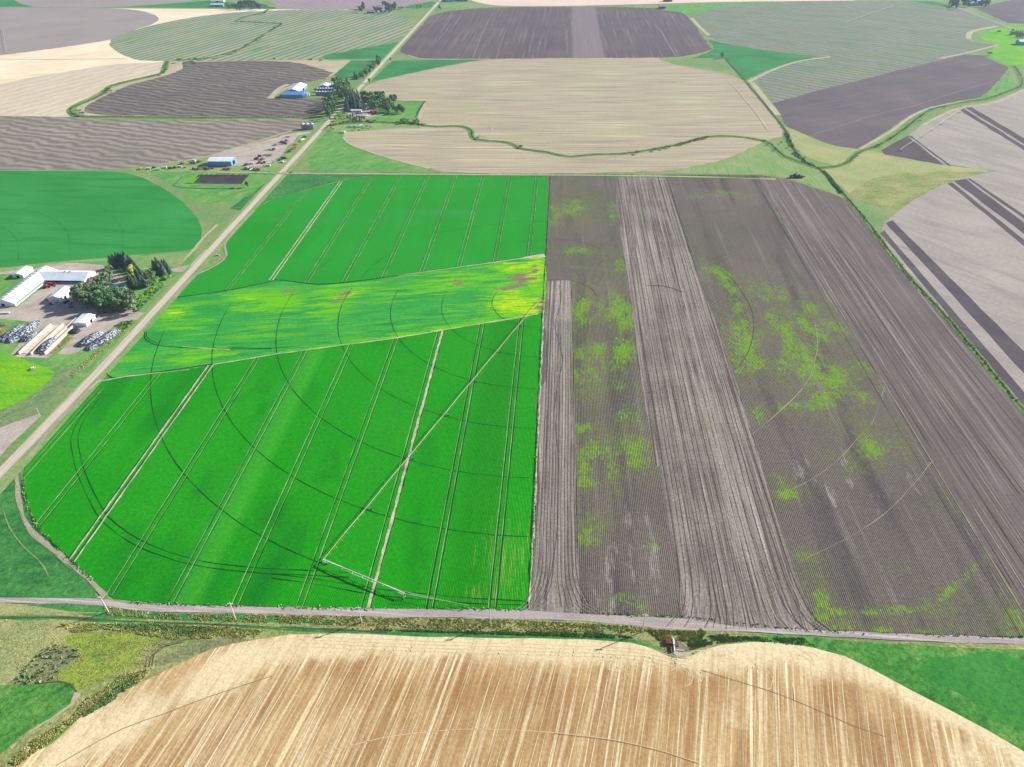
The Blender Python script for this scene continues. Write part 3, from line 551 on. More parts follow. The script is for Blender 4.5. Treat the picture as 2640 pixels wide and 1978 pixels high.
for P_ in ('G:620,160 540,270 470,380 450,450 465,560 500,690 560,820 640,960 760,1060 900,1140 1200,1240 1560,1290 1900,1310 2212,1325',
           'H:0,1180 300,1215 640,1270 1000,1310 1300,1335 1600,1350', 'H:0,1205 300,1248 640,1310 1000,1345 1300,1368 1600,1378'):
    Q_ = gp(P_); rd.add(Q_, .55, jit=.3)
    if P_[0] == 'G': rd.add([(a[0] + (PV[0] - a[0]) * .011, a[1] + (PV[1] - a[1]) * .011) for a in Q_], .55, jit=.3)
rd.add('D:1030,1150 1030,1190 1050,1215 1100,1240 1300,1262 1600,1268 1900,1272 E:0,1270', 1.0, jit=.3)
rd.add('D:1040,1140 1043,1180 1070,1210 1120,1232', .8, jit=.3)
rw.add('D:1300,1256 1450,1266 1640,1276', 1.2, jit=.5)
rd.add('E:-290,1260 0,1266 150,1255', .8)
rd.add('G:148,700 160,830 190,900 240,1010 330,1110 450,1225 580,1340', 1.6, jit=.9, step=5)
rd.add('E:740,28 600,60 450,95', .5)
for q_ in ('D:0,400 60,430 110,480 135,560 130,640', 'D:150,270 300,310 430,380 490,470 500,580', 'D:350,160 600,200 750,280 850,380 880,480 870,580'): rd.add(q_, .2, jit=.1)
rd.done('wheel_track', 'track_shade'); rl.done('tramline_edge', 'track_soil'); rw.done('bare_tramline', 'track_wide')
r = RB(); r.add('D:1760,460 1600,620', .1); r.V = []; r.F = []
r.add('G:110,680 125,860 200,1030 330,1140 450,1245 560,1340 I:600,195', 3.2, jit=.9, step=8); r.done('field_edge_path', 'track_pale')
r = RB(); r.add('G:95,690 108,860 190,1040 330,1165 450,1270', .5, jit=.3); r.add('G:20,880 60,1010 150,1130 280,1260 320,1340', .5, jit=.4)
r.done('grass_track', 'verge_side')
# dirt trails in the bare field
rp = RB(); rdk = RB()
rp.add('K:570,340 650,305 750,250 850,180 920,110 980,40 F:1500,1180 1550,1060 1575,970', .35, jit=.2)
rp.add('K:670,665 800,600 930,535 1040,465 1130,395 1200,320 1270,240 1330,165', .35, jit=.2)
rp.add('F:960,1215 1050,1140 1140,1060 1210,980 1245,900', .5, jit=.2); rp.add('F:1245,900 1262,800 1250,700', .6)
rdk.add('F:870,930 930,860 965,760 965,660 930,580 860,490 810,455', .8)
rdk.add('F:20,505 130,505 220,540 250,580', 1.2, jit=.5); rdk.add('F:480,530 560,532 640,560', 1.6, jit=.6); rdk.add('F:20,318 170,325 260,360', .6); rdk.add('F:590,60 700,70 880,85', .5)
rdk.add([(14, 30), (16, -10), (10, -60), (18, -120), (12, -200), (16, -280), (14, -380), (8, -415)], .5, jit=.2)
for i in range(11):
    x0 = 2 + i * 2.6; e_ = (-9 + i * .6) if i < 5 else (6 + (i - 5) * 1.6)
    rp.add([(x0 + random.uniform(-1.6, 1.6), -60), (x0 + random.uniform(-.8, .8), -200), (x0, -330), (x0 + e_ * .15, -400), (x0 + e_ * .6, -418), (x0 + e_ * 1.6, -427)], .3, jit=.15)
    rdk.add([(x0 + 1.2, -50), (x0 + 1.4, -220), (x0 + 1.2, -350), (x0 + 1.2 + e_ * .2, -404), (x0 + e_ * .8, -421)], .4, jit=.12)
for i in range(34):
    x0 = 101 + i * 2.4 + random.uniform(-1, 1); e_ = (i - 17) * random.uniform(.4, 1.2)
    P_ = [(x0, 380), (x0 + random.uniform(-1, 1), 150), (x0 + random.uniform(-1, 1), -60), (x0 + random.uniform(-1, 1), -240), (x0, -360), (x0 + e_ * .15, -402), (x0 + e_ * .6, -424), (x0 + e_ * 1.3, -433)]
    (rp if i % 2 else rdk).add(P_, random.choice((.25, .35, .5)), jit=.15)
for i in range(12):
    x0 = random.uniform(112, 165); y0 = random.uniform(-420, -60); a_ = random.uniform(0, 360)
    rp.arc(x0, y0, random.uniform(5, 14), a_, a_ + random.uniform(90, 200), .4)
for i in range(16):
    x0 = 310 + i * 5.2
    yb_ = topx; P_ = [(x0 + random.uniform(-.5, .5), 330 - max(0, i - 4) * 22), (x0 + random.uniform(-1, 1), 100), (x0 + random.uniform(-1, 1), -150), (x0, -300)]
    if i < 9: P_.append((x0, -428))
    if P_[0][1] > 110: (rp if i % 3 else rdk).add(P_, .35 if i % 2 else .55, jit=.2)
rp.done('dirt_trail', 'track_pale'); rdk.done('soil_rut', 'track_brown')
# field details: stubble
rs = RB(); rk = RB()
rk.add('I:320,1160 700,950 950,860 1200,765 1350,715 1550,650', .45); rk.add('K:200,1185 330,1225 600,1310 800,1395 950,1460 1100,1510', .45); rk.add('J:100,1298 0,1298', .1)
rs.add('J:-200,1210 0,1165 200,1115 500,1075 750,1058 1000,1062 1300,1080 1700,1130 2000,1200 2212,1270', .32); rk.add('J:1300,1086 1700,1137 2000,1207 2212,1278', .35)
rk.add('J:150,730 185,660', .5)
for i in range(110):
    x0 = -330 + i * 6.6 + random.uniform(-2, 2); a_ = radians(12 + random.uniform(-1.2, 1.2)); L0 = random.uniform(0, 10)
    yt = -452 - L0
    # stay inside the curved edge
    X, Y = topx(x0, yt)
    def inside(x, y):
        PX, PY = topx(x, y)
        if PX < 800: return PY > 1632 + (800 - PX) * (.30 if PX > 500 else .3) + max(0, 500 - PX) * .32 + 15
        if PX < 1700: return PY > 1662
        if PX < 1870: return PY > 1725
        if PX < 2080: return PY > 1690
        return PY > 1700 + (PX - 2080) * .56
    y = yt; x = x0
    while not inside(x, y) and y > -600: y -= 4; x -= 4 * math.tan(a_)
    if y > -590:
        mid = (x - 30 * sin(a_) + random.uniform(-.6, .6), y - 30 * cos(a_))
        rs.add([(x, y), mid, (x - 260 * sin(a_), y - 260 * cos(a_))], random.choice((.25, .35, .6)), jit=.18)
for i in range(22):
    X0 = random.uniform(1500, 2100); p0 = g(X0, random.uniform(1680, 1730)); a_ = random.choice((-90, 0)) + random.uniform(-30, 30)
    rs.arc(p0[0], p0[1] - 6, random.uniform(5, 10), a_, a_ + random.uniform(100, 190), .5)
for k_ in range(4):
    rs.add([g(a, b + k_ * 9) for a, b in ((760, 1640), (900, 1645), (1150, 1655), (1400, 1662), (1650, 1675), (1780, 1700))], .5, jit=.3)
rs.done('straw_line', 'stubble_line'); rk.done('stubble_rut', 'stubble_dark')
# far field lines
r = RB()
r.add('B:1030,370 1070,260 1115,160 1160,82', 3); r.add('B:1565,170 1700,130 1850,75 1965,46', 3)
r.add('C:-30,150 10,190 50,260 100,340', 4)
r.add('C:940,812 1100,765 1300,700 1550,640 1750,575 1900,530 2035,490', 2.2); r.done('tillage_mark', 'line_faint'); r = RB(); r.add('C:1035,345 850,372 700,420 560,488 540,500', 9); r.add('C:195,110 240,160 300,215', 12)
r.add('C:1035,343 850,330 600,297 350,250 290,225', 3)
r.add('C:560,500 640,600 720,700', 12); r.add('C:1215,905 1400,800 1540,700 1650,655 1850,614', 6); r.add('C:1600,760 1700,705 1812,660 2000,632 2100,600 2212,545', 6)
r.add('C:1880,240 1875,215 1900,190 2050,160', 14); r.add('C:1700,355 1850,325 2060,272', 8)
r.add('B:335,575 400,530 500,498 650,465 800,432 1000,398 1120,379', 4); r.add('C:0,362 100,395 250,420 400,450 520,497', 5); r.add('C:430,500 500,580 590,690 660,790', 4)
r.add('B:205,870 250,912 400,970 560,1020 750,1068', 4); r.add('B:720,650 700,720 690,760', 8)
r.add('B:1090,790 1140,790 1150,830 1110,870 1070,850', 5)
r.add('A:520,700 560,645 700,575 850,520 1000,482 1060,452 1080,400', 6); r.add('A:0,828 80,845 200,855', 3); r.add('A:1710,625 1800,545 1830,535', 14)
r.add('A:0,375 300,376 800,372', 2.5); r.add('S:1052,142 1085,151 1290,153', 5); r.add('A:1000,1045 1300,995 1500,935 1850,830', 5)
r.done('field_margin', 'tan_edge')
# the ditches, grass banks then a dark water line with the vegetation's shade in its colour
DT = [('A:1060,388 1050,410 1040,440 1020,465 940,485 850,505 700,545 660,590 560,640 460,680 450,715 500,735 700,738 900,742 1300,745 1700,743 1950,742 2060,742', 13, 3.0),
      ('A:1110,380 1250,375 1400,350 1500,320 1590,270 1680,215 1740,180 1790,150 1700,145 1600,140 1490,135 1560,105 1650,85 1700,60', 9, 2.2),
      ('B:100,800 250,780 500,775 690,792 800,802 950,800 1010,822 1040,880 1100,890 1250,905 1330,940 1500,965 1620,990 1800,980 2000,972 2212,940 C:0,900 150,868 290,830 450,828 600,848 660,865 700,900 760,950 860,985 960,1018 1050,1012 1110,1000 1210,925 1330,880 1500,770 1570,715 1650,665 1850,620 1990,598 2100,560 2190,520 2180,440 2150,400', 11, 2.6),
      ('C:400,358 515,488 600,590 700,710 765,800 800,880 860,965', 5, 3.2),
      ('C:960,1020 1010,1060 1100,1175 F:1290,0 1380,105 1480,222 1600,382 1700,508 1850,668 2000,848 2212,1105 2400,1330', 6.5, 2.0),
      ('V:2170,340 2000,620 1970,680', 3, 1.2), ('V:1590,338 2170,340', 2.5, 1)]
r = RB(); r2 = RB()
for s_, w_, w2_ in DT: r.add(s_, w_, jit=1.2, step=9)
r.done('ditch_bank', 'ditch_grass')
for s_, w_, w2_ in DT: r2.add([(p[0] + .6, p[1]) for p in gp(s_)], w2_, jit=.7, step=9)
r2.done('ditch_water_shade', 'ditch_water_shade')
sheet('ditch_pool', 'C:800,930 830,920 860,940 865,960 840,955', 'ditch_water_shade', jit=.3)
sheet('pond', 'Y:822,742 1428,742 1350,850 718,846', 'pond_mud', jit=.4)
r = RB(); r.add('Y:480,880 590,765', 2.2, jit=.5); r.add('Y:480,880 620,905 900,915 1200,920', 2.2, jit=.6); r.add('Y:610,852 1350,856', 2, jit=.4); r.done('pond_ditch', 'grass_deep')
r = RB(); r.add('Y:640,850 720,845 815,740 790,740', 4); r.add('Y:660,850 730,790 800,745', 7, jit=1); r.done('pond_bank', 'grass_lime')
r = RB(); r.add('I:830,600 840,540 900,480 1060,440 1200,425', .6, jit=.3); r.add('I:850,600 860,540 915,487 1060,447', .4, jit=.3); r.add('I:870,590 880,530 940,480 1050,455', .6, jit=.3); r.add('I:0,322 300,312 800,340 1500,365 2212,398', .7, jit=.5)
r.add('I:440,740 400,690 330,680 200,695', .6, jit=.4); r.done('vehicle_rut', 'track_brown')
r = RB(); r.add('I:445,745 400,810 240,925 120,1010 60,1060', 2.2, jit=1.4, step=5); r.add('L:880,1080 960,1170 1150,1200 1300,1150', 3, jit=.5); r.done('bare_path', 'tan_edge')
sheet('bare_spot', 'L:880,1070 1000,1080 1250,1150 1300,1180 1100,1215 950,1180', 'tan_edge', jit=.3)
sheet('bare_spot', 'L:640,1050 650,830 800,780 1000,800 1200,950 1250,1100 1000,1110 800,1080', 'dirt_dark', jit=.8)
# ================================================================== OBJECTS
class MB:
    def __init__(s): s.V = []; s.F = []
    def poly(s, P):
        b = len(s.V); s.V += [tuple(p) for p in P]; s.F.append(tuple(range(b, b + len(P)))); return s
    def box(s, x0, x1, y0, y1, z0, z1, rot=0, piv=None):
        P = [(x, y, z) for z in (z0, z1) for y in (y0, y1) for x in (x0, x1)]
        if rot:
            cx, cy = piv or ((x0 + x1) / 2, (y0 + y1) / 2); c, q = cos(rot), sin(rot)
            P = [(cx + (x - cx) * c - (y - cy) * q, cy + (x - cx) * q + (y - cy) * c, z) for x, y, z in P]
        b = len(s.V); s.V += P
        s.F += [tuple(b + i for i in f) for f in ((0, 2, 3, 1), (4, 5, 7, 6), (0, 1, 5, 4), (2, 6, 7, 3), (0, 4, 6, 2), (1, 3, 7, 5))]; return s
    def tube(s, a, b_, r, r2=None, n=6, caps=True):
        a = Vector(a); b_ = Vector(b_); d = (b_ - a)
        if d.length < 1e-6: return s
        d.normalize(); u = d.orthogonal().normalized(); v = d.cross(u); r2 = r if r2 is None else r2
        k = len(s.V)
        for p, q in ((a, r), (b_, r2)):
            for i in range(n):
                t = 2 * pi * i / n; s.V.append(tuple(p + (u * cos(t) + v * sin(t)) * q))
        for i in range(n): j = (i + 1) % n; s.F.append((k + i, k + j, k + n + j, k + n + i))
        if caps: s.F.append(tuple(k + n - 1 - i for i in range(n))); s.F.append(tuple(k + n + i for i in range(n)))
        return s
    def cyl(s, x, y, z0, z1, r, r2=None, n=16): return s.tube((x, y, z0), (x, y, z1), r, r2, n)
    def wheel(s, x, y, r, w, ax='y', z=None):
        z = r if z is None else z
        return s.tube((x, y - w / 2, z), (x, y + w / 2, z), r, n=12) if ax == 'y' else s.tube((x - w / 2, y, z), (x + w / 2, y, z), r, n=12)
    def gable_wall(s, x0, x1, y0, y1, h, rh, along='y'):
        """four walls with gable ends; ridge runs along 'along'"""
        if along == 'y':
            m = (x0 + x1) / 2
            s.poly([(x0, y0, 0), (x1, y0, 0), (x1, y0, h), (m, y0, rh), (x0, y0, h)]); s.poly([(x1, y1, 0), (x0, y1, 0), (x0, y1, h), (m, y1, rh), (x1, y1, h)])
            s.poly([(x1, y0, 0), (x1, y1, 0), (x1, y1, h), (x1, y0, h)]); s.poly([(x0, y1, 0), (x0, y0, 0), (x0, y0, h), (x0, y1, h)])
        else:
            m = (y0 + y1) / 2
            s.poly([(x1, y0, 0), (x1, y1, 0), (x1, y1, h), (x1, m, rh), (x1, y0, h)]); s.poly([(x0, y1, 0), (x0, y0, 0), (x0, y0, h), (x0, m, rh), (x0, y1, h)])
            s.poly([(x0, y0, 0), (x1, y0, 0), (x1, y0, h), (x0, y0, h)]); s.poly([(x1, y1, 0), (x0, y1, 0), (x0, y1, h), (x1, y1, h)])
        return s
    def gable_roof(s, x0, x1, y0, y1, h, rh, along='y', over=.6, th=.18):
        """two slabs meeting at the ridge"""
        if along == 'y':
            m = (x0 + x1) / 2; sl = (rh - h) / (m - x0); e = h - over * sl; a, b = y0 - over, y1 + over
            for X in (x0 - over, x1 + over):
                lo = [(X, a, e + .02), (X, b, e + .02)]; hi = [(m, b, rh + .02), (m, a, rh + .02)]
                s._slab(lo + hi, th)
        else:
            m = (y0 + y1) / 2; sl = (rh - h) / (m - y0); e = h - over * sl; a, b = x0 - over, x1 + over
            for Y in (y0 - over, y1 + over):
                s._slab([(a, Y, e + .02), (b, Y, e + .02), (b, m, rh + .02), (a, m, rh + .02)], th)
        return s
    def _slab(s, Q, th):
        b = len(s.V); s.V += Q + [(x, y, z + th) for x, y, z in Q]
        s.F += [tuple(b + i for i in f) for f in ((3, 2, 1, 0), (4, 5, 6, 7), (0, 1, 5, 4), (1, 2, 6, 5), (2, 3, 7, 6), (3, 0, 4, 7))]
    def build(s, name, mat, parent=None, sm=False, fix=True):
        o = mesh_obj(name, s.V, s.F, mat, parent, sm)
        if fix:
            bm = bmesh.new(); bm.from_mesh(o.data); bmesh.ops.recalc_face_normals(bm, faces=bm.faces); bm.to_mesh(o.data); bm.free()
        return o
def thing(name, x, y, label, cat, group=None, rot=0.0, z=0.0, sc=1.0):
    o = bpy.data.objects.new(name, None); C.objects.link(o); o.location = (x, y, z); o.rotation_euler = (0, 0, radians(rot)); o.scale = (sc,) * 3
    o.empty_display_size = 2
    return tag(o, label, cat, group)
def dup(root, x, y, label, group=None, rot=0.0, sc=None):
    r = root.copy(); C.objects.link(r); r.location = (x, y, root.location.z); r.rotation_euler = (0, 0, radians(rot))
    if sc: r.scale = (sc,) * 3
    r['label'] = label
    if group: r['group'] = group
    for ch in [c for c in CH.get(root.name, [])]:
        c = ch.copy(); C.objects.link(c); c.parent = r
        for gch in CH.get(ch.name, []):
            d = gch.copy(); C.objects.link(d); d.parent = c
    return r
CH = {}
def reg(root):
    for o in bpy.data.objects:
        if o.parent:
            l = CH.setdefault(o.parent.name, [])
            if o not in l: l.append(o)
    return root
ORD = 'first second third fourth fifth sixth seventh eighth ninth tenth eleventh twelfth thirteenth fourteenth fifteenth sixteenth seventeenth eighteenth nineteenth twentieth'.split()
TENS = {2: 'twenty', 3: 'thirty', 4: 'forty', 5: 'fifty'}
def ordn(i):
    if i < 20: return ORD[i]
    t, u = divmod(i + 1, 10)
    return {2: 'twentieth', 3: 'thirtieth', 4: 'fortieth', 5: 'fiftieth'}[t] if u == 0 else TENS[t] + '-' + ORD[u - 1]

plain('white_metal', (236, 240, 244), .04, .3, .45, .4)
plain('white_roof', (240, 246, 252), .08, .12, .45, .4, c2=(214, 226, 236))
plain('blue_shaded_metal', (104, 156, 216), .05, .3, .4, .4)  # sky-blue shade put into the colour of white steel; plain blue elsewhere
plain('galvanised', (128, 146, 172), .1, .5, .4, .5, .2)
plain('bin_roof', (215, 222, 230), .05, .5, .4, .5)
plain('shadow_opening', (28, 28, 32), .1, 1, .9, .1)
plain('glass_dark', (40, 52, 66), .1, 1, .15, .6)
plain('red_paint', (170, 32, 34), .12, 1.5, .4, .5)
plain('orange_paint', (205, 84, 40), .12, 1.5, .4, .5)
plain('blue_paint', (38, 74, 150), .1, 1.5, .4, .5)
plain('navy_paint', (24, 48, 84), .1, 1.5, .4, .5)
plain('maroon_paint', (98, 52, 62), .15, 1.5, .5, .4)
plain('green_paint', (40, 110, 60), .1, 1.5, .5, .4)
plain('white_paint', (225, 226, 226), .06, 1.5, .4, .5)
plain('grey_paint', (130, 134, 140), .1, 1.5, .5, .4)
plain('rust', (132, 74, 48), .3, 1.2, .85, .2, c2=(88, 52, 40))
plain('rubber', (30, 30, 32), .1, 3, .85, .2)
plain('yellow_paint', (205, 175, 50), .1, 2, .5, .4)
plain('turquoise_roof', (70, 165, 150), .1, .5, .5, .4)
plain('grey_shingle', (150, 156, 165), .12, .8, .8, .2)
plain('wood_old', (112, 96, 84), .2, .6, .9, .1)
plain('concrete', (214, 202, 186), .1, .15, .9, .2)
plain('concrete_stain', (206, 188, 166), .2, .12, .9, .1, c2=(226, 214, 196))
plain('pole_wood', (226, 220, 208), .1, 1, .8, .2)
plain('pipe_metal', (216, 208, 190), .08, .2, .5, .4)
plain('pipe_rusty', (196, 150, 108), .2, .06, .6, .3, c2=(222, 210, 176))
plain('bark', (92, 78, 66), .25, 1.0, .95, .1)
plain('red_barn', (150, 60, 52), .15, .5, .8, .2)
m = NB('tyre_cover'); tc = m.n.new('ShaderNodeTexCoord').outputs['Object']
vo = m.n.new('ShaderNodeTexVoronoi'); vo.inputs['Scale'].default_value = .62; m.link(tc, vo.inputs['Vector'])
nn = m.noise(.12, vec=tc, detail=2)
k = m.rng(m.math('ADD', vo.outputs['Distance'], m.math('MULTIPLY', nn, .9)), .92, 1.12)
vo2 = m.n.new('ShaderNodeTexNoise'); vo2.inputs['Scale'].default_value = 1.7; vo2.inputs['Detail'].default_value = 4; m.link(tc, vo2.inputs['Vector'])
m.bump(vo2.outputs['Fac'], .6, 1.0)
MATS['tyre_cover'] = m.done(m.mix(m.math('MULTIPLY', k, m.rng(vo2.outputs['Fac'], .42, .56)), lin((36, 40, 62)), lin((214, 220, 236))), .6, .3)
m = NB('tyre_heap'); tc = m.n.new('ShaderNodeTexCoord').outputs['Object']
vo = m.n.new('ShaderNodeTexVoronoi'); vo.inputs['Scale'].default_value = .9; m.link(tc, vo.inputs['Vector'])
m.bump(vo.outputs['Distance'], .6, 1.0)
MATS['tyre_heap'] = m.done(m.mix(m.rng(vo.outputs['Distance'], .2, .6), lin((92, 92, 108)), lin((28, 28, 36))), .7, .3)
def leafmat(name, c1, c2, c3):
    m = NB(name); info = m.n.new('ShaderNodeObjectInfo').outputs['Random']
    a = m.mix(m.rng(m.noise(.9, detail=3), .35, .65), lin(c1), lin(c2))
    a = m.mix(m.rng(m.noise(.22, detail=2), .5, .75), a, lin(c3))
    h = m.n.new('ShaderNodeHueSaturation'); m.link(a, h.inputs['Color']); m.link(m.rng(info, 0, 1, *((.7, 1.25) if name.startswith('leaf') else (1.0, 1.05))), h.inputs['Value']); m.link(m.rng(m.math('FRACT', m.math('MULTIPLY', info, 7.3)), 0, 1, *((.475, .52) if name.startswith('leaf') else (.51, .511))), h.inputs['Hue'])
    MATS[name] = m.done(h.outputs[0], .7, .25)
leafmat('leaf_grey', (92, 122, 84), (124, 150, 106), (154, 172, 130))
leafmat('leaf_green', (80, 126, 72), (112, 154, 88), (142, 178, 102))
leafmat('leaf_spruce', (70, 102, 84), (94, 126, 102), (124, 148, 118))
leafmat('leaf_yellow', (150, 165, 70), (180, 188, 96), (200, 200, 120))
leafmat('leaf_lime', (106, 166, 60), (136, 190, 74), (166, 208, 92))
leafmat('grass_blade', (150, 160, 84), (196, 188, 120), (222, 206, 156))
leafmat('reed_dark', (112, 144, 84), (142, 168, 96), (170, 184, 118))

def crown_decid(seed, R=4.2, H=9.0, n=1500, z0=3.2, leaf=.62):
    rnd = random.Random(seed); V = []; F = []
    lobes = []
    for i in range(15):
        a = rnd.uniform(0, 2 * pi); rr = R * sqrt(rnd.random()) * .72; zz = z0 + (H - 1.2) * rnd.random() ** .8
        k = 1 - abs((zz - z0) / H - .42) * .8
        lobes.append((cos(a) * rr * k, sin(a) * rr * k, zz, rnd.uniform(.26, .46) * R))
    for i in range(n):
        lx, ly, lz, lr = rnd.choice(lobes)
        d = Vector((rnd.gauss(0, 1), rnd.gauss(0, 1), rnd.gauss(0, .85))); d.normalize()
        p = Vector((lx, ly, lz)) + d * lr * rnd.uniform(.7, 1.08)
        if p.z < 1.4: continue
        nrm = (d + Vector((rnd.gauss(0, .45), rnd.gauss(0, .45), rnd.gauss(0, .45)))).normalized()
        u = nrm.orthogonal().normalized(); v = nrm.cross(u); s_ = leaf * rnd.uniform(.6, 1.4); t = rnd.uniform(0, pi)
        u, v = u * cos(t) + v * sin(t), v * cos(t) - u * sin(t)
        b = len(V); V += [tuple(p + u * s_), tuple(p + v * s_ * .7), tuple(p - u * s_), tuple(p - v * s_ * .7)]; F.append((b, b + 1, b + 2, b + 3))
    return V, F
def crown_spruce(seed, R=3.2, H=12.0, n=1200):
    rnd = random.Random(seed); V = []; F = []
    for i in range(n):
        t = rnd.random() ** 1.25; z = 1.2 + t * (H - 1.2); r = R * (1 - t) ** .7 * (.72 + .28 * sin(z * 5.2)) * rnd.uniform(.55, 1.08) + .08
        a = rnd.uniform(0, 2 * pi); p = Vector((cos(a) * r, sin(a) * r, z))
        out = Vector((cos(a), sin(a), -.35)).normalized(); side = Vector((-sin(a), cos(a), 0)); s_ = rnd.uniform(.45, .85) * (1.1 - t * .5)
        tilt = Vector((rnd.gauss(0, .25), rnd.gauss(0, .25), rnd.gauss(0, .3)))
        b = len(V); V += [tuple(p + out * s_), tuple(p + (side + tilt) * s_ * .55), tuple(p - out * s_ * .8), tuple(p - (side + tilt) * s_ * .55)]; F.append((b, b + 1, b + 2, b + 3))
    return V, F
def trunk_mb(H, r, limbs, seed, spread=2.6):
    rnd = random.Random(seed); m = MB(); m.tube((0, 0, -.3), (rnd.uniform(-.2, .2), rnd.uniform(-.2, .2), H), r, r * .3, 7)
    for i in range(limbs):
        z = H * rnd.uniform(.3, .8); a = rnd.uniform(0, 2 * pi); L = spread * rnd.uniform(.5, 1)
        m.tube((0, 0, z), (cos(a) * L, sin(a) * L, z + L * .9), r * .4, r * .1, 5)
    return m
TREE = {}
def proto(kind):
    if kind in TREE: return TREE[kind]
    base, leaf, sd_ = kind
    if base == 'broad': cv = crown_decid(sd_); tr = trunk_mb(9, .32, 6, sd_)
    elif base == 'tall': cv = crown_decid(sd_, 3.2, 13.5, 1700, 3.0, .6); tr = trunk_mb(13, .34, 7, sd_, 2.0)
    elif base == 'spruce': cv = crown_spruce(sd_); tr = trunk_mb(11, .24, 0, sd_)
    else: cv = crown_decid(sd_, 1.7, 2.2, 420, .5, .34); tr = trunk_mb(1.8, .09, 4, sd_, .8)
    cm = bpy.data.meshes.new('crown'); cm.from_pydata(cv[0], [], cv[1]); cm.materials.append(MATS[leaf])
    tm = bpy.data.meshes.new('trunk'); tm.from_pydata(tr.V, [], tr.F); tm.materials.append(MATS['bark'])
    TREE[kind] = (cm, tm); return TREE[kind]
NAMES = {'broad': 'broadleaf_tree', 'tall': 'poplar_tree', 'spruce': 'spruce_tree', 'shrub': 'shrub'}
HT = {'broad': 12.5, 'tall': 17, 'spruce': 12, 'shrub': 2.9}
def trees(spec, leaf, where, desc, group, base='broad', sc=1.0, cat='tree', jit=.15, rise=.5):
    pts = sorted(px(spec))
    rnd = random.Random(len(pts) * 17 + int(pts[0][0]))
    n = len(pts)
    for i, (a, b) in enumerate(pts):
        s_ = sc * rnd.uniform(1 - jit, 1 + jit)
        p = g3(a, b, HT[base] * s_ * rise)
        cm, tm = proto((base, leaf, rnd.randint(1, 3)))
        lab = f"{desc} {where}" if n == 1 else f"{ordn(i)} {desc} from the left {where}"
        o = thing(NAMES[base], p.x, p.y, lab, cat, group if n > 1 else None, rnd.uniform(0, 360), 0, s_)
        for nm, me in (('trunk' if base != 'shrub' else 'stem', tm), ('crown' if base != 'shrub' else 'foliage', cm)):
            c = bpy.data.objects.new(nm, me); C.objects.link(c); c.parent = o

# ---------------- buildings
def shed(name, x0, x1, y0, y1, h, rh, label, cat='shed', along='y', wall='white_metal', roof='white_roof', doors=(), windows=(), flat=False, rot=0):
    cx, cy = (x0 + x1) / 2, (y0 + y1) / 2
    r = thing(name, cx, cy, label, cat, rot=rot); a, b, c, d = x0 - cx, x1 - cx, y0 - cy, y1 - cy
    MB().gable_wall(a, b, c, d, h, rh, along).build('wall', wall, r); MB().gable_roof(a, b, c, d, h, rh, along).build('roof', roof, r)
    for (side, pos, w, hh) in doors: opening(a, b, c, d, side, pos, w, 0, hh, 'door', 'shadow_opening', r)
    for (side, pos, w, z0, z1) in windows: opening(a, b, c, d, side, pos, w, z0, z1, 'window', 'glass_dark', r)
    return r
def opening(a, b, c, d, side, pos, w, z0, z1, nm, mat, r):
    m = MB()
    if side == 's': m.box(a + (b - a) * pos - w / 2, a + (b - a) * pos + w / 2, c - .06, c + .05, z0 + .05, z1)
    if side == 'n': m.box(a + (b - a) * pos - w / 2, a + (b - a) * pos + w / 2, d - .05, d + .06, z0 + .05, z1)
    if side == 'e': m.box(b - .05, b + .06, c + (d - c) * pos - w / 2, c + (d - c) * pos + w / 2, z0 + .05, z1)
    if side == 'w': m.box(a - .06, a + .05, c + (d - c) * pos - w / 2, c + (d - c) * pos + w / 2, z0 + .05, z1)
    return m.build(nm, mat, r)
# the L-shaped barn
bx, by = -620, 0
r = thing('dairy_barn', bx, by, 'long white L-shaped barn with a row of roof vents beside the farmyard', 'barn')
mw = MB().gable_wall(-14, 11.5, -39, 45, 4.2, 9.2, 'y'); mw.gable_wall(11.6, 62, 18.5, 43, 4.2, 9.1, 'x'); mw.build('wall', 'white_metal', r)
MB().gable_roof(-14, 11.5, -39, 45, 4.2, 9.2, 'y', .8).build('roof', 'white_roof', r)
MB().gable_roof(-1.2, 62, 18.5, 43, 4.2, 9.1, 'x', .8).build('roof', 'white_roof', r)
for i in range(12):
    MB().box(-2.6, .1, -35 + i * 6.6, -33.2 + i * 6.6, 8.6, 10.1).build('ridge_vent', 'white_metal', r)
for i in range(2): MB().box(32 + i * 6, 33.5 + i * 6, 30, 31.5, 8.6, 9.8).build('ridge_vent', 'grey_paint', r)
opening(-14, 11.5, -39, 45, 's', .42, 4.0, 0, 3.4, 'door', 'shadow_opening', r)
opening(11.6, 62, 18.5, 43, 'e', .3, 4.0, 0, 3.4, 'door', 'red_paint', r); opening(11.6, 62, 18.5, 43, 'e', .55, 1.6, 1.5, 3.0, 'window', 'glass_dark', r)
MB().box(13, 58, 18.36, 18.48, 1.2, 3.6).build('curtain_shade_panel', 'navy_paint', r); MB().box(11.52, 11.64, -36, 15, 1.5, 3.4).build('curtain_shade_panel', 'grey_paint', r)  # navy panel puts the south wall's shade into its colour
MB().tube((14, 17.4, .9), (57, 17.4, .9), .9, n=10).build('feed_tube', 'blue_shaded_metal', r)
r = shed('machine_shed', -657, -643, 30, 50, 4.5, 6.5, 'small pale shed standing behind the long west wing of the white barn', doors=(('s', .5, 4, 3.5),))
r = shed('workshop', -576, -560, -27, -3, 5, 8, 'white gabled workshop in the middle of the farmyard by the trees', 'workshop', windows=(('s', .4, 1.2, 1.5, 2.7), ('s', .7, 1.2, 1.5, 2.7)), doors=(('e', .3, 4, 4), ('e', .7, 4, 4)))
r = shed('feed_shed', -515, -500.5, -80, -61, 4.4, 5.4, 'low white shed with shallow roof at the end of the silage walls', doors=(('e', .5, 4, 3.4),))
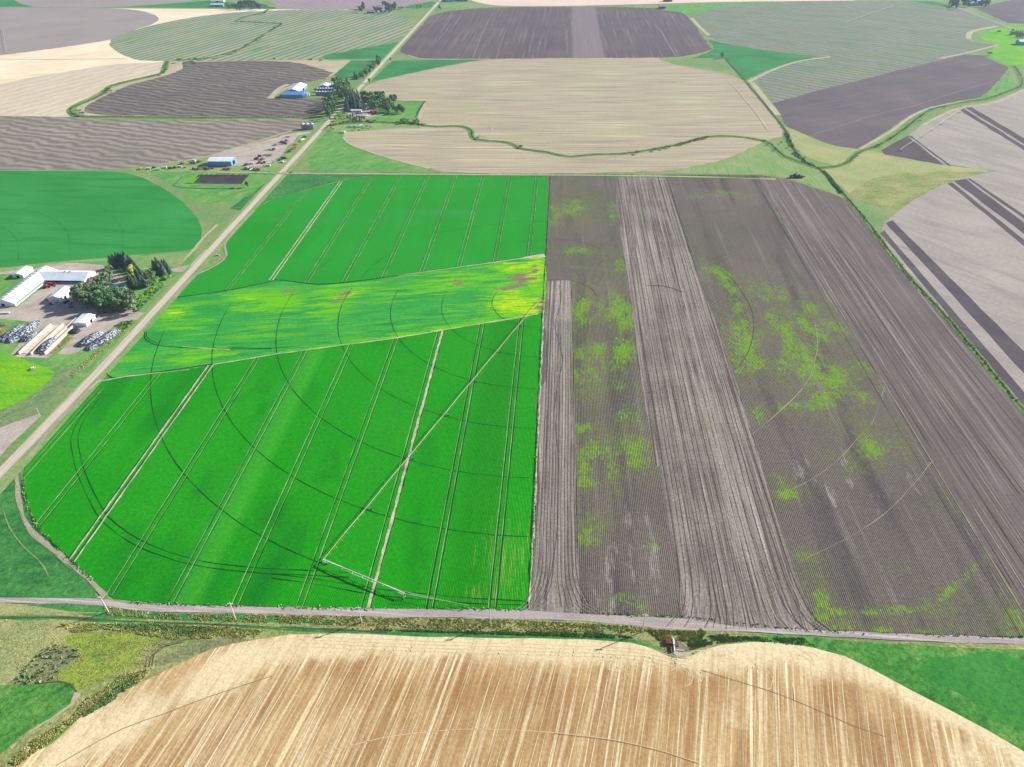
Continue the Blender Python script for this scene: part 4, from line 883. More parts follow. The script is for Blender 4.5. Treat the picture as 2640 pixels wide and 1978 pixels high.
p = g3(*px('Q:990,660')[0], 5); 
shed('farmhouse', p.x - 9, p.x + 9, p.y - 5, p.y + 5, 3.4, 6.6, 'farmhouse with turquoise roof hidden among the trees', 'house', 'x', 'white_metal', 'turquoise_roof', windows=(('s', .2, 1.4, 1, 2.3), ('s', .8, 1.4, 1, 2.3)), doors=(('s', .5, 1.1, 2.1),))
p = g3(*px('Q:790,1100')[0], 2)
shed('wooden_shed', p.x - 8.5, p.x + 8.5, p.y - 4, p.y + 5, 2.8, 5, 'weathered brown wooden shed in the shade under the trees', 'shed', 'x', 'wood_old', 'wood_old', doors=(('s', .5, 3, 2.4),))
# silage bunkers
def wall3(name, x, y0, y1, label, h=3.2, w=1.3):
    r = thing(name, x, (y0 + y1) / 2, label, 'wall', 'concrete silage walls'); d = (y1 - y0) / 2
    m = MB(); n = 10
    for i in range(n):
        a = -d + 2 * d * i / n; m.box(-w / 2, w / 2, a + .03, a + 2 * d / n - .03, 0, h - (.0 if 0 < i < n - 1 else .35))
    m.build('panel_row', 'concrete', r); MB().box(-w / 2 - .5, w / 2 + .5, -d, d, 0, .45).build('footing', 'concrete_stain', r); return r
wall3('silage_wall', -541.8, -136.5, -78.5, 'leftmost concrete silage wall beside the round covered heap')
wall3('silage_wall', -528.6, -137, -78, 'middle concrete silage wall left of the covered half bunker')
wall3('silage_wall', -514.4, -136, -77, 'rightmost concrete silage wall running up to the low white shed')
wall3('silage_wall', -521.4, -108, -64, 'thin concrete wall between the empty bay and the low white shed', 2.4, .8)
tag(MB().box(-541.1, -529.3, -135, -79, .3, .62).build('silage_floor', 'concrete_stain'), 'pale concrete floor of the leftmost silage bay', 'floor')
tag(MB().box(-527.9, -515.1, -112, -79, .3, .6).build('silage_floor', 'concrete_stain'), 'stained concrete floor behind the covered silage bay', 'floor')
def mound(name, ax, ay, bx_, by_, w, h, label, mat='tyre_cover', group='silage heaps under tyres', cat='silage heap', seed=1, flat=.55):
    w *= 1.15; h *= 1.2
    cx, cy = (ax + bx_) / 2, (ay + by_) / 2; L = hypot(bx_ - ax, by_ - ay) / 2; rot = atan2(by_ - ay, bx_ - ax)
    rnd = random.Random(seed); NU, NV = 40, 16; V = []; F = []
    for i in range(NU + 1):
        u = -1 + 2 * i / NU; e = max(0, 1 - abs(u) ** 3.2) ** .5
        for j in range(NV + 1):
            v = -1 + 2 * j / NV; z = h * e * max(0, 1 - abs(v) ** 2.6) ** (flat + .2)
            k = rnd.uniform(-.18, .18) if 0 < j < NV and 0 < i < NU else 0
            V.append((u * L, v * w / 2 * (.25 + .75 * e), z + k - .05))
    for i in range(NU):
        for j in range(NV): a = i * (NV + 1) + j; F.append((a, a + NV + 1, a + NV + 2, a + 1))
    r = thing(name, cx, cy, label, cat, group, degrees_(rot))
    mesh_obj('tyre_cover', V, F, mat, r, True)
    # torn plastic skirt around the heap
    m = MB()
    for i in range(36):
        t = 2 * pi * i / 36; t2 = 2 * pi * (i + .9) / 36; k = rnd.uniform(1.0, 1.05)
        f = lambda t, q: ((L * .99) * cos(t) * q, (w / 2) * sin(t) * q)
        a, b = f(t, .93), f(t2, .93); c, d = f(t2, k + .02), f(t, k)
        m.poly([(a[0], a[1], .3), (b[0], b[1], .3), (c[0], c[1], .12), (d[0], d[1], .12)])
    m.build('plastic_skirt', 'white_paint', r); return r
degrees_ = lambda a: a * 180 / pi
mound('silage_heap', -487.0, -121, -477.5, -91, 12, 3.8, 'long covered silage heap, second from the gravel road', seed=2)
mound('silage_heap', -473.5, -128, -461.5, -84, 11, 3.8, 'long covered silage heap nearest the gravel road', seed=3)
mound('silage_heap', -577, -116, -573, -80, 11, 4.0, 'leftmost covered silage heap at the frame edge', seed=4)
mound('silage_heap', -567, -117, -561, -70, 10.5, 4.0, 'tall covered silage heap, second from the left', seed=5)
mound('silage_heap', -553, -114, -550, -94, 9.5, 3.0, 'short round covered heap left of the concrete walls', seed=6)
mound('silage_heap', -521.5, -135.5, -521.5, -105, 12, 4.0, 'covered silage heap packed between two concrete walls', seed=7)
mound('tyre_pile', -508.8, -96, -508.2, -86, 11, 2.6, 'black heap of loose tyres below the low white shed', 'tyre_heap', None, 'tyre pile', 8)

# mid farm
r = shed('steel_barn', -592, -562, 893, 952, 7, 12, 'large steel barn with pale roof, rearmost of the two joined blue-shaded barns', 'barn', 'y', 'blue_shaded_metal', 'white_roof', doors=(('e', .5, 8, 6),))
r = shed('machine_barn', -592, -546, 866, 890, 6.5, 10.5, 'wide steel barn facing the dark field with white gable end', 'barn', 'x', 'blue_shaded_metal', 'blue_shaded_metal', doors=(('e', .3, 6, 5), ('e', .7, 6, 5)))
shed('white_shop', -532, -510, 938, 962, 6, 9.5, 'white gabled shop behind the crowded grain bins', 'workshop', 'y', 'blue_shaded_metal', 'white_roof', doors=(('s', .5, 6, 4.5),))
shed('white_shop', -506, -480, 955, 972, 5, 8, 'low white-roofed shed right of the shop behind the grain bins', 'shed', 'x', 'blue_shaded_metal', 'white_roof')
def grain_bin(x, y, rad, h, label, group):
    r = thing('grain_bin', x, y, label, 'grain bin', group)
    MB().cyl(0, 0, 0, h, rad, n=20).build('bin_wall', 'galvanised', r); MB().cyl(0, 0, h + .02, h + rad * .55, rad * 1.04, .5, n=20).build('bin_roof', 'bin_roof', r)
    MB().cyl(0, 0, h + rad * .55 + .01, h + rad * .55 + .6, .45, n=10).build('hatch', 'white_paint', r)
    m = MB()
    for s_ in (-.25, .25): m.tube((rad + .15, s_, .2), (rad + .15, s_, h), .05, n=4)
    for i in range(int(h / .6)): m.tube((rad + .15, -.25, .5 + i * .6), (rad + .15, .25, .5 + i * .6), .04, n=4)
    m.build('ladder', 'galvanised', r); return r
b0 = reg(grain_bin(-477, 641, 3.9, 9.5, 'left of the three tall grain bins beside the road bend', 'three tall grain bins'))
reg(b0); dup(b0, -468.6, 641.5, 'middle of the three tall grain bins beside the road bend', 'three tall grain bins', 60)
dup(b0, -460, 642.5, 'right of the three tall grain bins beside the road bend', 'three tall grain bins', 20)
b1 = reg(grain_bin(-522, 889, 3.0, 7, 'leftmost grain bin in the front row beside the machine barn', 'grain bins in two rows'))
for i in range(1, 6): dup(b1, -522 + i * 6.4, 889, f'{ordn(i)} grain bin from the left in the front row', 'grain bins in two rows', i * 37)
for i in range(6): dup(b1, -529 + i * 6.4, 918, f'{ordn(i)} grain bin from the left in the back row', 'grain bins in two rows', i * 51)
for i, (x, y) in enumerate(((-541, 876), (-535, 872))):
    r = thing('hopper_tank', x, y, ('left' if i == 0 else 'right') + ' white hopper tank between the machine barn and the bins', 'tank', 'white hopper tanks')
    MB().cyl(0, 0, 3, 8.5, 2.2, n=16).build('tank_body', 'white_paint', r); MB().cyl(0, 0, 1.2, 2.98, .5, 2.2, n=16).build('hopper', 'white_paint', r); MB().cyl(0, 0, 8.52, 9.6, 2.25, .4, n=16).build('lid', 'white_paint', r)
    for k_ in range(4): MB().tube((2.2 * cos(k_ * pi / 2 + .7), 2.2 * sin(k_ * pi / 2 + .7), 0), (2.1 * cos(k_ * pi / 2 + .7), 2.1 * sin(k_ * pi / 2 + .7), 3.4), .12, n=5).build('leg', 'galvanised', r)
shed('blue_shed', -577, -537, 434.5, 455, 8, 10.5, 'long shed with pale roof and blue-grey walls in the machinery yard', 'shed', 'x', 'blue_shaded_metal', 'white_roof', doors=(('e', .5, 9, 6),))
# second farm
p = g3(*px('V:735,560')[0], 0); shed('white_trailer_home', p.x - 11, p.x + 10, p.y - 2, p.y + 5, 3.6, 4.6, 'white flat-fronted trailer house in the wooded farmstead', 'house', 'x', 'white_paint', 'white_roof', windows=(('s', .3, 2, 1.2, 2.4), ('s', .7, 2, 1.2, 2.4)), doors=(('s', .5, 1.2, 2.2),))
p = g3(*px('V:850,500')[0], 0); shed('blue_roof_house', p.x - 8, p.x + 9, p.y - 2, p.y + 7, 3.4, 6, 'small house with blue roof tucked under dark trees', 'house', 'x', 'white_metal', 'blue_shaded_metal')
p = g3(*px('V:1120,510')[0], 3); shed('white_hut', p.x - 4, p.x + 4, p.y - 3, p.y + 5, 3.2, 5, 'small white hut beside the red trucks', 'hut', 'y', 'white_paint', 'white_roof', doors=(('s', .5, 1.4, 2.2),))
p = g3(*px('V:1330,420')[0], 3); shed('shaded_house', p.x - 5, p.x + 5, p.y - 4, p.y + 4, 3.2, 5.5, 'grey house in deep shade under the broad trees', 'house', 'x', 'grey_paint', 'grey_shingle')
p = g3(*px('V:455,1000')[0], 0); r = thing('pump_hut', p.x, p.y, 'lone white pump hut on the grass by the tan field', 'hut')
MB().gable_wall(-3, 3, -2.5, 2.5, 2.8, 4.2, 'x').build('wall', 'white_paint', r); MB().gable_roof(-3, 3, -2.5, 2.5, 2.8, 4.2, 'x', .3).build('roof', 'white_roof', r)
p = g3(*px('T:130,0')[0])
# far farms
def fs(spec, w, d, h, rh, label, along='x', wall='white_metal', roof='white_roof', cat='shed', name='farm_shed'):
    p = g3(*px(spec)[0]); return shed(name, p.x - w / 2, p.x + w / 2, p.y - d / 2, p.y + d / 2, h, rh, label, cat, along, wall, roof, doors=(('s', .5, w * .2, h * .7),))
fs('N:210,160', 46, 14, 6, 9, 'long low white shed left of the far tree clump at the top', wall='blue_shaded_metal')
fs('N:740,110', 16, 12, 6, 10, 'white farmhouse among far trees at the top left', cat='house', name='far_house')
fs('N:220,45', 50, 14, 5, 8, 'white roof near the top edge above the long low shed', wall='white_metal')
fs('T:310,185', 22, 16, 5, 9, 'blue-walled house at the far roadside farm', wall='blue_paint', roof='grey_shingle', cat='house', name='far_house')
fs('T:515,165', 18, 14, 5, 9, 'white house under trees at the far roadside farm', cat='house', name='far_house')
fs('T:435,185', 8, 8, 4, 6, 'tiny white hut between two houses at the far roadside farm', cat='hut', name='far_hut')
for i, (sp, w) in enumerate((('T:1370,22', 26), ('T:1450,18', 18), ('T:1550,12', 34), ('T:1660,14', 22))):
    fs(sp, w, 14, 6, 9, f'{ordn(i)} shed from the left in the row at the top edge', wall='blue_shaded_metal', roof='white_roof' if i % 2 else 'grey_shingle').__setitem__('group', 'sheds at the top edge')
fs('C:16,50', 22, 14, 6, 9, 'blue-shaded house beyond the plowed field at the top', wall='blue_paint', roof='grey_shingle', cat='house', name='far_house')
fs('C:50,8', 30, 14, 6, 9, 'brown shed touching the top edge beyond the plowed field', wall='wood_old', roof='wood_old')
fs('M:1000,130', 20, 16, 7, 11, 'white gabled house beside the top right grove', 'y', 'blue_shaded_metal', 'white_roof', 'house', 'far_house')
fs('M:1120,60', 26, 14, 7, 10, 'pale shed half hidden in the top right grove')
r = fs('M:2240,1050', 40, 20, 8, 11, 'blue-walled shed cut by the right edge near the lime meadow', wall='blue_shaded_metal')

# ---------------- vehicles and machines (front faces +x)
def wheels4(r, L, w, rad, ww=.3):
    for x in (-L, L):
        for y in (-w, w):
            o = MB().wheel(x, y, rad, ww).build('wheel', 'rubber', r); MB().wheel(x, y + (.03 if y > 0 else -.03), rad * .5, ww, z=rad).build('rim', 'grey_paint', o)
def car(x, y, label, paint='white_paint', rot=0, group=None, pick=False, cat='car'):
    r = thing('pickup_truck' if pick else 'car', x, y, label, cat, group, rot)
    m = MB().box(-2.5, 2.5, -.95, .95, .45, 1.05)
    b = m.build('body', paint, r)
    m = MB(); X0, X1 = (-.2, 1.3) if pick else (-1.7, 1.2)
    k = len(m.V); m.V += [(X0 - .1, -.88, 1.06), (X1 + .4, -.88, 1.06), (X1 + .4, .88, 1.06), (X0 - .1, .88, 1.06), (X0 + .1, -.75, 1.75), (X1 - .2, -.75, 1.75), (X1 - .2, .75, 1.75), (X0 + .1, .75, 1.75)]
    m.F += [(4, 5, 6, 7), (0, 1, 5, 4), (1, 2, 6, 5), (2, 3, 7, 6), (3, 0, 4, 7)]
    m.build('cabin', 'glass_dark', r); MB().box(X0 + .15, X1 - .25, -.72, .72, 1.76, 1.82).build('cabin_roof', paint, r)
    if pick:
        q = MB().box(-2.5, -.4, -.95, -.82, 1.06, 1.4); q.box(-2.5, -.4, .82, .95, 1.06, 1.4); q.box(-2.5, -2.38, -.8, .8, 1.06, 1.4); q.build('cargo_bed', paint, r)
    wheels4(r, 1.55, .88, .4); return r
def tractor(x, y, label, paint='red_paint', rot=0, group=None, sc=1.0):
    r = thing('tractor', x, y, label, 'tractor', group, rot, 0, sc)
    MB().box(.2, 2.9, -.5, .5, .9, 1.9).box(-1.3, .3, -.6, .6, .9, 1.4).build('hood', paint, r)
    MB().box(-1.3, .2, -.75, .75, 1.42, 2.75).build('cab', 'glass_dark', r); MB().box(-1.45, .35, -.85, .85, 2.77, 2.95).build('cab_roof', paint, r)
    MB().cyl(1.6, .3, 1.91, 2.9, .08, n=8).build('exhaust', 'grey_paint', r)
    for y_ in (-1.15, 1.15):
        MB().wheel(-1.1, y_, .98, .55).build('rear_wheel', 'rubber', r); MB().wheel(2.1, y_ * .85, .62, .4).build('front_wheel', 'rubber', r); MB().box(-2.0, -.2, y_ - .3, y_ + .3, 2.0, 2.08).build('fender', paint, r)
    return r
def truck(x, y, label, paint='white_paint', box_='grey_paint', rot=0, group=None, L=7.0, cat='truck'):
    r = thing('farm_truck', x, y, label, cat, group, rot)
    MB().box(L / 2 - 2.2, L / 2, -1.15, 1.15, .8, 2.1).box(L / 2 - 2.2, L / 2 - .7, -1.1, 1.1, 2.1, 2.9).build('cab', paint, r)
    MB().box(L / 2 - 2.0, L / 2 - .64, -1.14, 1.14, 2.2, 2.7).build('window', 'glass_dark', r)
    MB().box(-L / 2, L / 2 - 2.4, -1.25, 1.25, 1.1, 2.9).build('cargo_box', box_, r); MB().box(-L / 2, L / 2 - .1, -.5, .5, .6, 1.08).build('chassis', 'rubber', r)
    for x_ in (-L / 2 + .9, -L / 2 + 2.1, L / 2 - 1.2):
        for y_ in (-1.05, 1.05): MB().wheel(x_, y_, .5, .35).build('wheel', 'rubber', r)
    return r
def implement(x, y, label, paint='maroon_paint', rot=0, group=None, sc=1.0, w=4.0, name='tillage_implement', cat='implement'):
    r = thing(name, x, y, label, cat, group, rot, 0, sc)
    m = MB()
    for xx in (-2, 0, 2): m.box(xx - .12, xx + .12, -w, w, .9, 1.15)
    for yy in (-w, -w / 2, 0, w / 2, w): m.box(-2, 2, yy - .1, yy + .1, 1.16, 1.36)
    m.tube((2, 0, 1), (5, 0, .7), .14, n=6); m.build('frame', paint, r)
    m = MB()
    for i in range(int(w * 3)):
        for xx in (-2, 2): m.wheel(xx, -w + .3 + i * .65, .42, .08, 'y', .45)
    tag(m.build('disc_row', 'grey_paint', r)); 
    for yy in (-w * .4, w * .4): MB().wheel(0, yy, .5, .3).build('wheel', 'rubber', r)
    MB().box(-1.2, 1.0, -w * .5, w * .5, 1.5, 2.5).build('seed_box', paint, r); return r
def trailer(x, y, label, paint='white_paint', rot=0, group=None, L=8.0, h=2.6, name='box_trailer', cat='trailer'):
    r = thing(name, x, y, label, cat, group, rot)
    MB().box(-L / 2, L / 2, -1.25, 1.25, .9, h + .9).build('trailer_box', paint, r); MB().tube((L / 2, 0, .8), (L / 2 + 1.8, 0, .6), .1, n=6).build('drawbar', 'grey_paint', r)
    for x_ in (-.7, .7):
        for y_ in (-1.15, 1.15): MB().wheel(x_, y_, .45, .3).build('wheel', 'rubber', r)
    return r
def combine(x, y, label, paint='red_paint', rot=0, group=None):
    r = thing('combine_harvester', x, y, label, 'combine', group, rot)
    MB().box(-4, 2, -1.5, 1.5, 1.2, 3.4).box(-3.2, .2, -1.3, 1.3, 3.42, 4.1).build('body', paint, r); MB().box(2.02, 3.6, -1.0, 1.0, 1.8, 3.6).build('cab', 'glass_dark', r)
    MB().box(4.4, 5.6, -4.2, 4.2, .3, 1.2).build('header', paint, r); MB().box(3.0, 4.4, -.6, .6, .8, 1.7).build('feeder', 'grey_paint', r); MB().tube((0, 1.6, 3.6), (-5, 2.4, 4.2), .2, n=8).build('unloading_auger', paint, r)
    for y_ in (-1.7, 1.7): MB().wheel(1.6, y_, .95, .6).build('front_wheel', 'rubber', r); MB().wheel(-3, y_ * .85, .6, .4).build('rear_wheel', 'rubber', r)
    return r
def put(fn, spec, *a, **k):
    p = g3(*px(spec)[0]); return fn(p.x, p.y, *a, **k)
# near farmyard
put(tractor, 'P:1000,680', 'red tractor parked closest to the long barn wing', 'red_paint', 20, sc=1.5)
put(combine, 'P:1110,630', 'red harvester parked in the inner corner of the barn', 'red_paint', 10)
put(car, 'P:900,690', 'small white utility vehicle left of the red tractor', 'white_paint', 30, cat='car')
put(truck, 'P:1120,1030', 'white truck in front of the workshop gable', 'white_paint', 'red_paint', 10, L=6)
put(truck, 'P:1420,1000', 'blue truck right of the workshop in shade', 'navy_paint', 'blue_paint', 60)
put(truck, 'P:1520,1020', 'grey truck between workshop and trees', 'white_paint', 'grey_paint', 100)
put(car, 'P:1520,1100', 'blue pickup in the tree shade below the workshop', 'blue_paint', 10, pick=True, cat='pickup')
put(car, 'P:1690,1050', 'white car deep in the tree shade', 'white_paint', 50)
put(car, 'D:1550,606', 'white car at the field corner beside the gravel road', 'white_paint', 15)
put(trailer, 'R:80,120', 'low flat white trailer at the left edge of the yard', 'white_paint', 5, L=12, h=.8)
put(implement, 'R:60,330', 'grey implement in the weeds left of the first heap', 'grey_paint', 40, w=3)
put(implement, 'R:560,1055', 'white sprinkler cart on the edge of the lime field', 'white_paint', 30, w=3, name='sprinkler_cart', cat='cart')
put(car, 'Y:1968,716', 'blue pickup stopped at the road junction', 'blue_paint', 5, pick=True, cat='pickup')
put(trailer, 'Y:1230,915', 'dark trailer beside the lone tree below the pond', 'grey_paint', 5, L=9, h=1.2)
# machinery yard
MY = [('Y:60,670', 'implement', 'yellow_paint', 'yellow implement'), ('Y:160,670', 'truck', 'white_paint', 'white truck'), ('Y:230,655', 'tractor', 'red_paint', 'red tractor'), ('Y:280,682', 'trailer', 'white_paint', 'long white trailer'),
      ('Y:365,658', 'trailer', 'white_paint', 'white box trailer'), ('Y:435,665', 'truck', 'navy_paint', 'dark blue truck'), ('Y:495,655', 'tractor', 'green_paint', 'green tractor'), ('Y:560,645', 'truck', 'white_paint', 'tall white truck'), ('Y:620,655', 'car', 'grey_paint', 'grey car'),
      ('Y:585,605', 'implement', 'rust', 'rusty implement'), ('Y:720,600', 'combine', 'grey_paint', 'grey harvester'), ('Y:735,570', 'trailer', 'white_paint', 'white grain trailer'), ('Y:800,580', 'implement', 'rust', 'small rusty harrow'), ('Y:735,672', 'tractor', 'red_paint', 'faded red tractor'), ('Y:790,672', 'implement', 'rust', 'brown plough'),
      ('Y:880,665', 'trailer', 'grey_paint', 'grey flat wagon'), ('Y:915,672', 'implement', 'maroon_paint', 'maroon cultivator'), ('Y:975,665', 'car', 'rust', 'rusty car'), ('Y:1130,672', 'implement', 'rust', 'rusty seeder'), ('Y:1180,675', 'implement', 'maroon_paint', 'reddish harrow'), ('Y:1390,668', 'implement', 'grey_paint', 'grey baler'), ('Y:1430,670', 'combine', 'white_paint', 'white harvester'), ('Y:1500,678', 'implement', 'rust', 'brown disc harrow'), ('Y:1560,682', 'trailer', 'grey_paint', 'dark wagon')]
NE = [('Y:1470,605', 'truck', 'white_paint', 'white truck'), ('Y:1400,618', 'implement', 'navy_paint', 'dark harrow'), ('Y:1570,590', 'implement', 'rust', 'rusty plough'), ('Y:1530,550', 'trailer', 'rust', 'long rusty wagon'), ('Y:1600,548', 'implement', 'rust', 'brown cultivator'), ('Y:1575,510', 'truck', 'blue_paint', 'blue truck'), ('Y:1640,495', 'trailer', 'white_paint', 'white trailer'), ('Y:1690,425', 'truck', 'white_paint', 'white tanker truck'), ('Y:1745,425', 'implement', 'navy_paint', 'dark blue seeder'),
      ('Y:1690,610', 'trailer', 'white_paint', 'silver trailer'), ('Y:1680,632', 'trailer', 'white_paint', 'long silver trailer'), ('Y:1630,590', 'implement', 'maroon_paint', 'maroon harrow'), ('Y:1845,330', 'implement', 'maroon_paint', 'maroon drill'), ('Y:1905,315', 'implement', 'rust', 'dark brown drill'), ('Y:1880,350', 'combine', 'maroon_paint', 'brick red harvester'), ('Y:1770,365', 'implement', 'grey_paint', 'grey implement'), ('Y:1930,265', 'trailer', 'white_paint', 'low pale trailer'), ('Y:1700,495', 'implement', 'grey_paint', 'grey rake')]
RS = [('Y:1762,575', 'car', 'white_paint', 'white car'), ('Y:1830,560', 'tractor', 'green_paint', 'green tractor'), ('Y:1870,540', 'combine', 'navy_paint', 'dark harvester'), ('Y:1945,450', 'implement', 'navy_paint', 'dark planter'), ('Y:1990,420', 'truck', 'orange_paint', 'orange red truck'), ('Y:2010,410', 'trailer', 'red_paint', 'red and white wagon'), ('Y:2035,360', 'implement', 'yellow_paint', 'yellow implement'), ('Y:2090,325', 'car', 'grey_paint', 'grey car'), ('Y:2115,305', 'trailer', 'white_paint', 'white trailer'), ('Y:2145,265', 'implement', 'green_paint', 'green implement'), ('Y:1860,585', 'implement', 'white_paint', 'white rake')]
rnd = random.Random(5)
for L_, where, grp in ((MY, 'in the machinery row below the blue-grey shed', 'machines parked in a row by the shed'), (NE, 'in the machinery yard right of the long shed', 'machines in the yard right of the shed'), (RS, 'in the line along the gravel road', 'machines lined up along the road')):
    for sp, kind, pt, nm in L_:
        rt_ = rnd.uniform(-25, 25) + (60 if L_ is RS else 0)
        f_ = {'implement': implement, 'truck': truck, 'tractor': tractor, 'trailer': trailer, 'car': car, 'combine': combine}[kind]
        kw = {'sc': 1.15} if kind in ('implement', 'tractor') else {}
        if kind == 'truck': put(f_, sp, f'{nm} {where}', pt, pt, rt_, grp, **kw)
        else: put(f_, sp, f'{nm} {where}', pt, rt_, grp, **kw)
# other machines
put(tractor, 'V:1080,600', 'red tractor beside the white hut in the wooded farmstead', 'red_paint', 40, sc=1.4)
put(trailer, 'V:1130,590', 'long pinkish red trailer beside the white hut', 'red_paint', 62, L=14, h=1.8)
put(combine, 'V:1055,580', 'red harvester left of the long red trailer', 'red_paint', 150)
put(trailer, 'V:960,650', 'narrow white flatbed at the farmstead entrance', 'white_paint', 60, L=10, h=.4)
put(car, 'V:750,590', 'white car in front of the trailer house', 'white_paint', 0); put(car, 'V:840,590', 'second white car right of the trailer house', 'white_paint', 10)
for i, s_ in enumerate(('V:600,885', 'V:690,880', 'V:790,885', 'V:830,870')):
    p = g3(*px(s_)[0]); r = thing('fuel_tank', p.x, p.y, f'{ordn(i)} silver tank from the left in the ditch-side row', 'tank', 'silver tanks in the ditch-side row', 10 * i)
    MB().tube((-3, 0, 2.2), (3, 0, 2.2), 1.8, n=14).build('tank_shell', 'bin_roof', r); MB().box(-2.2, -1.7, -1.2, 1.2, 0, .9).box(1.7, 2.2, -1.2, 1.2, 0, .9).build('cradle', 'grey_paint', r)
put(truck, 'U:1900,790', 'white truck under trees left of the road', 'white_paint', 'white_paint', 0)
put(truck, 'A:1742,374', 'white truck at the edge of the striped field', 'white_paint', 'grey_paint', 5); put(combine, 'A:1970,380', 'tan harvester on the far headland', 'yellow_paint', 0); put(implement, 'A:2030,384', 'dark implement behind the tan harvester', 'navy_paint', 0, w=4)
# tractor with digger in the east corner
p = g3(*px('M:0,0')[0])
a_, b_ = 2000 + 830 * .05425, 420 + 690 * .05425; q = g3(a_, b_)
tractor(q.x, q.y, 'dark blue tractor hitched to a maroon digger near the field corner', 'navy_paint', 180, sc=2.0)
q = g3(2000 + 1110 * .05425, 420 + 700 * .05425); r = thing('potato_digger', q.x, q.y, 'maroon potato digger behind the dark blue tractor', 'digger')
MB().box(-5, 4, -3, 3, 1.2, 3.6).build('hopper', 'maroon_paint', r); MB().box(4.05, 8.5, -1.5, 1.8, 1.6, 2.6).build('conveyor', 'maroon_paint', r)
MB().box(-2, 0, -1.5, 1.5, 3.62, 5).build('operator_cab', 'glass_dark', r); MB().tube((-3.5, 2.5, 3.5), (-5, 4, 8.5), .35, n=6).build('boom', 'rust', r)
for x_ in (-3.5, 3):
    for y_ in (-3.3, 3.3): MB().wheel(x_, y_, 1.1, .6).build('wheel', 'rubber', r)
# old pump station on the verge
q = g3(*px('L:850,1000')[0]); r = thing('pump_station', q.x, q.y, 'rusty brown irrigation pump with white panels on the southern verge', 'pump')
MB().box(-3.8, .6, 1.2, 4.6, 0, 2.3).build('engine_housing', 'rust', r); MB().box(.65, 1.7, .5, 5.0, 0, 2.7).build('control_panel', 'white_paint', r)
MB().tube((-1, 0, .9), (-1, -4.2, .9), .65, n=12).build('suction_pipe', 'rust', r); MB().tube((1.2, .4, 1.2), (1.2, -3.4, .9), .35, n=10).build('riser_pipe', 'white_paint', r)
MB().tube((2.4, -2.4, .7), (7.2, -2.6, .7), .42, n=10).build('outlet_pipe', 'white_paint', r); MB().box(1.8, 4.2, .2, 3.4, 0, 1.0).build('fuel_tank', 'rust', r); MB().tube((-2, -2, .3), (-5.4, -4.4, .3), .2, n=8).build('suction_hose', 'rubber', r)
MB().cyl(-1.6, 3, 2.32, 3.4, .16, n=8).build('exhaust', 'grey_paint', r)

# ---------------- power poles
def pole(x, y, label, h=15.5, lean=(0, 0)):
    r = thing('power_pole', x, y, label, 'power pole', 'power poles beside the dirt road')
    MB().tube((0, 0, -.5), (lean[0], lean[1], h), .42, .28, 8).build('mast', 'pole_wood', r)
    a = MB().box(-1.9 + lean[0], 1.9 + lean[0], -.2 + lean[1], .2 + lean[1], h - 1.4, h - 1.0); ar = a.build('crossarm', 'pole_wood', r)
    for y_ in (-1.7, 0, 1.7): MB().cyl(lean[0] + y_, lean[1], h - .99 if y_ else h + .01, h - .5 if y_ else h + .5, .16, n=6).build('insulator', 'white_paint', ar)
    return r
PW = [(-371, -441, 'a tyre track near the left edge'), ]
for i, (x, y) in enumerate(((-283.4, -440.5), (-196, -441), (-111.2, -440), (-26.4, -437.5), (71.7, -437.8))):
    pole(x, y, f'{ordn(i)} pale power pole from the left beside the dirt road', 15.5 if i < 4 else 17.5, ((-1.0, -.3, -.3, 0, .5)[i], .8))
p = g3(*px('G:255,300')[0]); r = thing('power_pole', p.x, p.y, 'short white-topped pole beside the gravel road at left', 'power pole'); MB().tube((0, 0, 0), (0, 0, 9), .2, .14, 8).build('mast', 'pole_wood', r); MB().box(-.9, .9, -.1, .1, 8, 8.25).build('crossarm', 'pole_wood', r)
for s_, lb in (('O:1490,400', 'dark roadside marker tree beside the far crossing'),): pass

